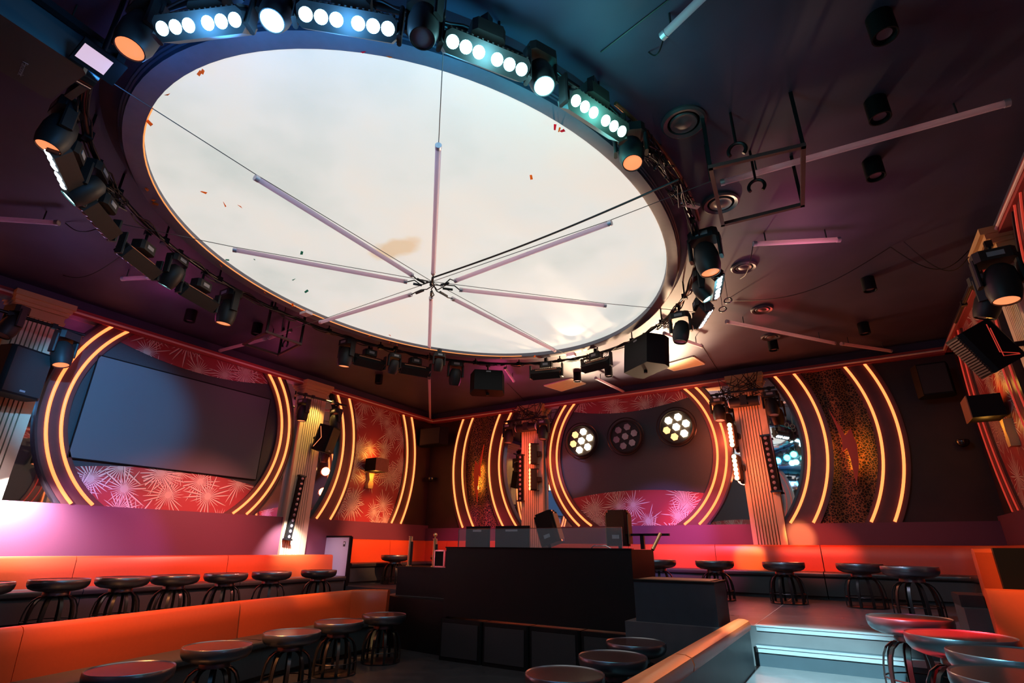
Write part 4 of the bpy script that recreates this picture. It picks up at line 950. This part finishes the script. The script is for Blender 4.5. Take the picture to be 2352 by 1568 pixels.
# --- round seven-lamp blinders on the back panel
def blinder(px, py, lamps, label, light=None):
    p = at_y(px, py, 11.55); t = thing('round_blinder', label, 'stage light', p)
    H = basis((0, -1, 0), (0, 0, 1))
    MB().lathe([(0, -.1), (.33, -.1), (.38, -.05), (.38, .0), (.35, .02), (.35, -.02), (0, -.02)], 36, H).build('housing', 'fixture', t)
    MB().tube([H @ Vector((.43 * math.cos(a), .43 * math.sin(a), 0)) for a in [2 * PI * i / 40 for i in range(40)]], .012, 6, True).build('hoop', 'black_metal', t)
    MB().cyl((0, .1, 0), (0, .2, 0), .05).build('mount', 'black_metal', t)
    for k in range(7):
        a = 2 * PI * k / 6 + .25; c = Vector((0, 0, 0)) if k == 6 else Vector((.22 * math.cos(a), .22 * math.sin(a), 0))
        MB().prism([(.082 * math.cos(q), .082 * math.sin(q)) for q in [PI / 3 * i + .2 for i in range(6)]], -.02, .012, H @ Matrix.Translation(c)).build('lamp', lamps[k], t)
    if light: spot(p + Vector((0, -.15, 0)), Vector((-2.9, 8.9, 5.1)), (1, .66, .4), light, 84, .9, .15)
ON, LO, OF = 'blinder_on', 'blinder_low', 'lens_dark'
blinder(1335, 1012, [ON, ON, LO, LO, ON, ON, ON], 'glaring round seven-lamp light at left on the round back panel', 1100)
blinder(1436, 1002, [OF] * 7, 'unlit round seven-lamp light in the middle of the round back panel')
blinder(1553, 980, [ON, ON, ON, LO, LO, ON, ON], 'glaring round seven-lamp light at right on the round back panel', 1700)
# --- lightning bolts on the leopard curtains
for (u0, sg), lab in (((4.18, 1), 'right end of the back wall'), ((-4.14, -1), 'left end of the back wall')):
    t = thing('lightning_bolt', 'red lightning bolt lit gold from behind, %s' % lab, 'wall light', BACK.P(u0, 3.3, .16))
    pts = [(-.09, .75), (.06, .2), (.02, .2), (.13, .3), (.12, .0), (.11, -.3), (.03, -.72), (.02, -.3), (.0, -.05), (-.05, -.0), (-.02, .1), (-.06, .35)]
    pts = [(-.16, .74), (.02, .2), (.13, .32), (.17, .0), (.13, -.35), (.02, -.72), (.02, -.25), (-.0, -.04), (-.07, -.1), (-.05, .15)]
    q = [(x * sg * (1 if sg > 0 else .9), y) for x, y in pts]; H = Matrix((BACK.a, Vector((0, 0, 1)), BACK.n)).transposed().to_4x4()
    MB().prism(q, 0, .03, H).build('plate', 'bolt_red', t)
    MB().tube([H @ Vector((x * sg, y, -.045)) for x, y in ((.03, .2), (.08, .05), (.07, -.15), (.06, -.4))], .012, 6).build('led_strip', 'gold_led', t)
# --- corner speakers
def corner_speaker(x0, x1, y0, y1, plane, label):
    a = at_y(x0, y0, plane); b = at_y(x1, y1, plane); c = (a + b) / 2; t = thing('wall_speaker', label, 'speaker', c); wd = b.x - a.x; hg = abs(a.z - b.z)
    MB().prism([(-wd / 2, .05), (-wd * .38, -.17), (wd * .38, -.17), (wd / 2, .05), (wd * .4, .17), (-wd * .4, .17)], -hg / 2, hg / 2).build('cabinet', 'black_plastic', t)
    MB().box((0, -.174, 0), (wd * .72, .01, hg * .9)).build('grille', 'grille', t); MB().box((0, .25, 0), (.1, .2, .08)).build('bracket', 'black_metal', t)
corner_speaker(968, 1026, 988, 1020, 11.3, 'black wall speaker in the far room corner')
corner_speaker(2090, 2200, 845, 905, 11.35, 'black wall speaker in the dark right corner')
for p, lab in ((at_y(989, 1101, 11.6), 'small black camera dome in the far room corner'), (at_y(2212, 1018, 11.6), 'small black camera dome in the dark right corner')):
    t = thing('camera_dome', lab, 'camera', p); MB().lathe([(.09, .06), (.1, .03), (.085, -.02), (.05, -.05), (0, -.065)], 20).build('dome', 'black_gloss', t); MB().box((0, .1, .05), (.12, .2, .03)).build('bracket', 'black_metal', t)
# --- wall lamps
def wall_lamp(W, u, label, k=1.0):
    t = thing('wall_lamp', label, 'wall lamp', W.P(u, 3.18, .05)); H = Matrix((W.a, W.n, Vector((0, 0, 1)))).transposed().to_4x4()
    R = H
    MB().box(H @ Vector((0, .24, .16)), (.42, .36, .3), R).build('shade', 'black_plastic', t)
    MB().box(H @ Vector((0, .425, .16)), (.43, .012, .31), R).build('front_panel', 'wood_side', t)
    prof = [(-.09, -.02), (.09, -.02), (.07, -.1), (.05, -.18), (.09, -.28), (.07, -.38), (-.07, -.38), (-.09, -.28), (-.05, -.18), (-.07, -.1)]
    MB().prism(prof, 0, .1, Matrix((W.a, Vector((0, 0, 1)), W.n)).transposed().to_4x4()).build('bracket', 'gold_cornice', t)
    glow(W.P(u, 3.62, .25), (1, .42, .06), 6 * k, .08); glow(W.P(u, 3.08, .3), (1, .42, .06), 5 * k, .06)
wall_lamp(LEFT, 4.5, 'black box wall lamp with gold bracket on the starburst wallpaper')
wall_lamp(RIGHT, 4.5, 'black box wall lamp glowing gold at the right edge', .45)
# --- right wall cluster
zr = 4.45
pipe_bar((1.75, 6.6, zr), (1.75, 8.9, zr), 'black lighting pipe on the dark right wall')
mover(at_x(2312, 690, 1.72), (-.1, -.1, -1), 'big moving head light with orange lens on the right wall', 'lamp_orange', 1.15, zr)
mover(at_x(2262, 730, 1.7), (-.4, .2, -1), 'dark moving head light on the right wall, farther one', 'lens_dark', 1.0, zr)
p = at_x(2262, 800, 1.6); t = thing('wall_speaker', 'black speaker with ribbed front and red lines on the right wall', 'speaker', p)
R = Matrix.Rotation(math.radians(200), 4, 'Z') @ Matrix.Rotation(math.radians(28), 4, 'Y')
MB().cbox((0, 0, 0), (.4, .3, .5), .04, R).build('cabinet', 'black_plastic', t)
rb = MB()
for k in range(16): rb.box(R @ Vector((.2 + .004, 0, -.22 + k * .029)), (.02, .2, .016), R)
rb.build('ribbed_front', 'fixture_rib', t)
for dz in (0, .05): MB().tube([R @ Vector((-.1, .152, .2 - dz)), R @ Vector((.02, .152, -.1 - dz)), R @ Vector((-.12, .152, -.2 - dz * .2))], .005, 6).build('red_line', 'neon_dim', t)
MB().cyl((0, 0, 0), (.5, 0, 0), .03).build('bracket', 'black_metal', t)

# ---------------------------------------------------------------- projector at top left
P = [at_z(*q, 4.35) for q in ((-120, -20), (190, 165), (130, 245), (-60, 180))]
pc = at_z(30, 120, 4.45); d = (at_z(200, 190, 4.45) - at_z(0, 60, 4.45)); d.z = 0; d.normalize(); e = Vector((-d.y, d.x, 0))
t = thing('projector', 'large dark projector with pale maker lettering at top left', 'projector', pc); R = Matrix((d, e, Vector((0, 0, 1)))).transposed().to_4x4()
MB().cbox((0, 0, .12), (.62, .52, .24), .03, R).build('body', 'projector', t)
MB().cyl(R @ Vector((.31, -.1, .1)), R @ Vector((.4, -.1, .1)), .09, .08, 20).build('lens', 'black_gloss', t)
MB().box(R @ Vector((.42, 0, .2)), (.05, .7, .07), R).box(R @ Vector((0, .3, .25)), (.9, .05, .05), R).box(R @ Vector((0, -.3, .25)), (.9, .05, .05), R).cyl((0, 0, .2), (0, 0, ZC - pc.z), .03).build('bracket', 'black_metal', t)
cu = bpy.data.curves.new('lettering', 'FONT'); cu.body = 'Panasonic'; cu.size = .043; cu.extrude = .001; cu.align_x = 'CENTER'
tmp = bpy.data.objects.new('lettering_tmp', cu); col.objects.link(tmp); bpy.context.view_layer.update()
me = bpy.data.meshes.new_from_object(tmp.evaluated_get(bpy.context.evaluated_depsgraph_get())); bpy.data.objects.remove(tmp)
me.materials.clear(); me.materials.append(MATS['grey_print']); lo = link('lettering', me, t)
zb = pc.z - .006; xa = (at_z(36, 180, zb) - at_z(56, 131, zb)).normalized(); za = Vector((0, 0, -1)); ya = za.cross(xa)
ml = Matrix((xa, ya, za)).transposed().to_4x4(); ml.translation = at_z(46, 156, zb) - pc; lo.matrix_local = ml
p = at_z(228, 142, 4.5); t = thing('small_monitor', 'small monitor with pink glowing screen by the projector', 'monitor', p)
Rm = Matrix((d, e, Vector((0, 0, 1)))).transposed().to_4x4() @ Matrix.Rotation(math.radians(-35), 4, 'X')
MB().box((0, 0, 0), (.26, .17, .03), Rm).build('housing', 'black_plastic', t); MB().box(Rm @ Vector((-.03, 0, -.017)), (.17, .11, .004), Rm).build('display', 'screen_glow', t); MB().cyl((0, 0, .01), (0, 0, ZC - p.z), .015).build('bracket', 'black_metal', t)

# ---------------------------------------------------------------- confetti
random.seed(21)
cf = [((465, 165), 'orange'), ((458, 168), 'orange'), ((385, 218), 'orange'), ((343, 282), 'orange'), ((835, 120), 'red'), ((895, 132), 'orange'), ((1275, 292), 'red'), ((1285, 298), 'orange'), ((1292, 301), 'red'), ((337, 434), 'orange'), ((353, 460), 'orange'), ((357, 468), 'orange'), ((507, 610), 'orange'), ((608, 672), 'orange'), ((672, 700), 'orange'), ((680, 705), 'orange'), ((693, 712), 'orange'), ((848, 772), 'orange'), ((894, 786), 'orange'), ((902, 789), 'orange'), ((912, 792), 'orange'), ((1150, 822), 'orange'), ((1228, 818), 'orange'),
      ((468, 442), 'orange'), ((515, 469), 'orange'), ((551, 474), 'orange'), ((522, 597), 'green'), ((584, 596), 'green'), ((693, 581), 'green'), ((675, 642), 'green'), ((704, 669), 'green'), ((1220, 407), 'orange'), ((895, 770), 'orange')]
proto_c = {}
for i, (q, c) in enumerate(cf):
    rimmed = i < 23
    p = at_z(*q, 4.87 if rimmed else 4.925)
    if c not in proto_c:
        mb = MB().add([(-.02, -.011, 0), (.02, -.011, .004), (.02, .011, 0), (-.02, .011, .006), (-.02, -.011, -.0015), (.02, -.011, .0025), (.02, .011, -.0015), (-.02, .011, .0045)], [(3, 2, 1, 0), (4, 5, 6, 7), (0, 1, 5, 4), (1, 2, 6, 5), (2, 3, 7, 6), (3, 0, 4, 7)])
        proto_c[c] = mb.mesh('confetti_scrap'); proto_c[c].materials.append(MATS['confetti_' + c])
    o = link('confetti_scrap', proto_c[c]); o.location = p; o.scale = [random.uniform(.9, 1.5)] * 3; o.rotation_euler = (random.uniform(-.9, .9), random.uniform(-.9, .9), random.uniform(0, 6))
    tag(o, 'scrap of %s paper confetti %s' % (c, 'clinging to the oval rim' if rimmed else 'stuck on the sky ceiling'), 'confetti', 'confetti ' + c + (' on rim' if rimmed else ' on sky'))

# ---------------------------------------------------------------- free-standing spots and glows added for the coloured pools, no fixture modelled
RP = lambda a, z=4.12: tuple(ring_pt(math.radians(a), z, .05))
spot(RP(-150), (-6.7, 5.75, .75), (1, .5, .15), 2200, 10, .7)        # warm pool on the front left banquette
spot(RP(-150), (-5.4, 4.4, .5), (1, .8, .6), 300, 10, .4)         # pale pool on the middle front table
spot(RP(-125), (-6.5, 3.6, .6), (1, .34, .1), 1900, 52, .9)       # orange wash on the front left banquette
spot(RP(150), (-9.5, 5.2, 1.1), (1, .22, .16), 1200, 58, .9)      # red wash, left wall banquette
spot(RP(165), (-9.6, 8.0, 1.2), (1, .6, .75), 900, 20, .8)        # pink white at its far end
spot(RP(120), (-9.75, 9.8, 1.55), (1, .3, .12), 1800, 28, .8)     # corner banquette
spot(RP(110), (-8.2, 11.6, 1.5), (1, .1, .35), 900, 26, .8)       # magenta
spot(RP(60), (-2.6, 11.6, 1.5), (1, .12, .3), 1300, 34, .8)
spot(RP(35), (-1.75, 11.5, 1.3), (1, .5, .12), 2600, 7, .6)
spot(RP(35), (-.85, 11.65, 1.75), (1, .42, .12), 5000, 6, .6)
spot(RP(30), (-.6, 11.5, 1.45), (1, .1, .05), 1500, 16, .8)
spot(RP(30), (.9, 11.4, 1.4), (1, .2, .1), 80, 26, .8)
spot(RP(20), (-3.4, 11.6, 1.75), (.5, .25, 1), 1900, 22, .8)
spot(RP(5), (.2, 5.35, .97), (1, .012, .018), 7000, 21, .4)          # red on the right hand tables
spot(RP(-10), (1.5, 5.9, 1.0), (1, .4, .1), 900, 18, .8)         # right hand banquettes
spot((-1.2, 11.2, 4.2), (-.4, 8.6, 5.1), (1, .06, .08), 60, 16, .4)   # red patches on the ceiling
spot((1.6, 11.2, 4.3), (.9, 8.6, 5.11), (1, .03, .05), 120, 20, .3)
glow((-6.2, 9.6, 4.6), (1, .08, .3), 22, .15)  # free magenta and pink glows added near the ceiling, no lamp at these points
glow((-9.0, 6.0, 4.6), (1, .1, .35), 6, .15)
glow((-8.3, 3.4, 4.7), (1, .1, .4), 6, .15)
glow((.1, 6.6, 4.5), (1, .2, .4), 14, .2)

# added point glows standing in for blue and cyan LED spill on the rim
for a, c, pw in ((-84, (.05, .3, 1), 5), (-70, (.05, .35, 1), 8), (-57, (.05, .4, 1), 8), (-44, (.05, .6, 1), 8), (-33, (.05, .75, .9), 7), (-22, (.1, .8, .75), 4)):
    glow(tuple(ring_pt(math.radians(a), 4.5, -.14)), c, pw, .1)

p = at_z(1312, 822, 4.66); q = at_z(1315, 740, 4.95); spot(tuple(p), tuple(q), (1, .9, .75), 45, 46, .25, .03)
glow((-7.9, 2.0, 4.35), (.6, .4, .85), 7, .2)  # added purple fill to lift the left ceiling, no lamp here
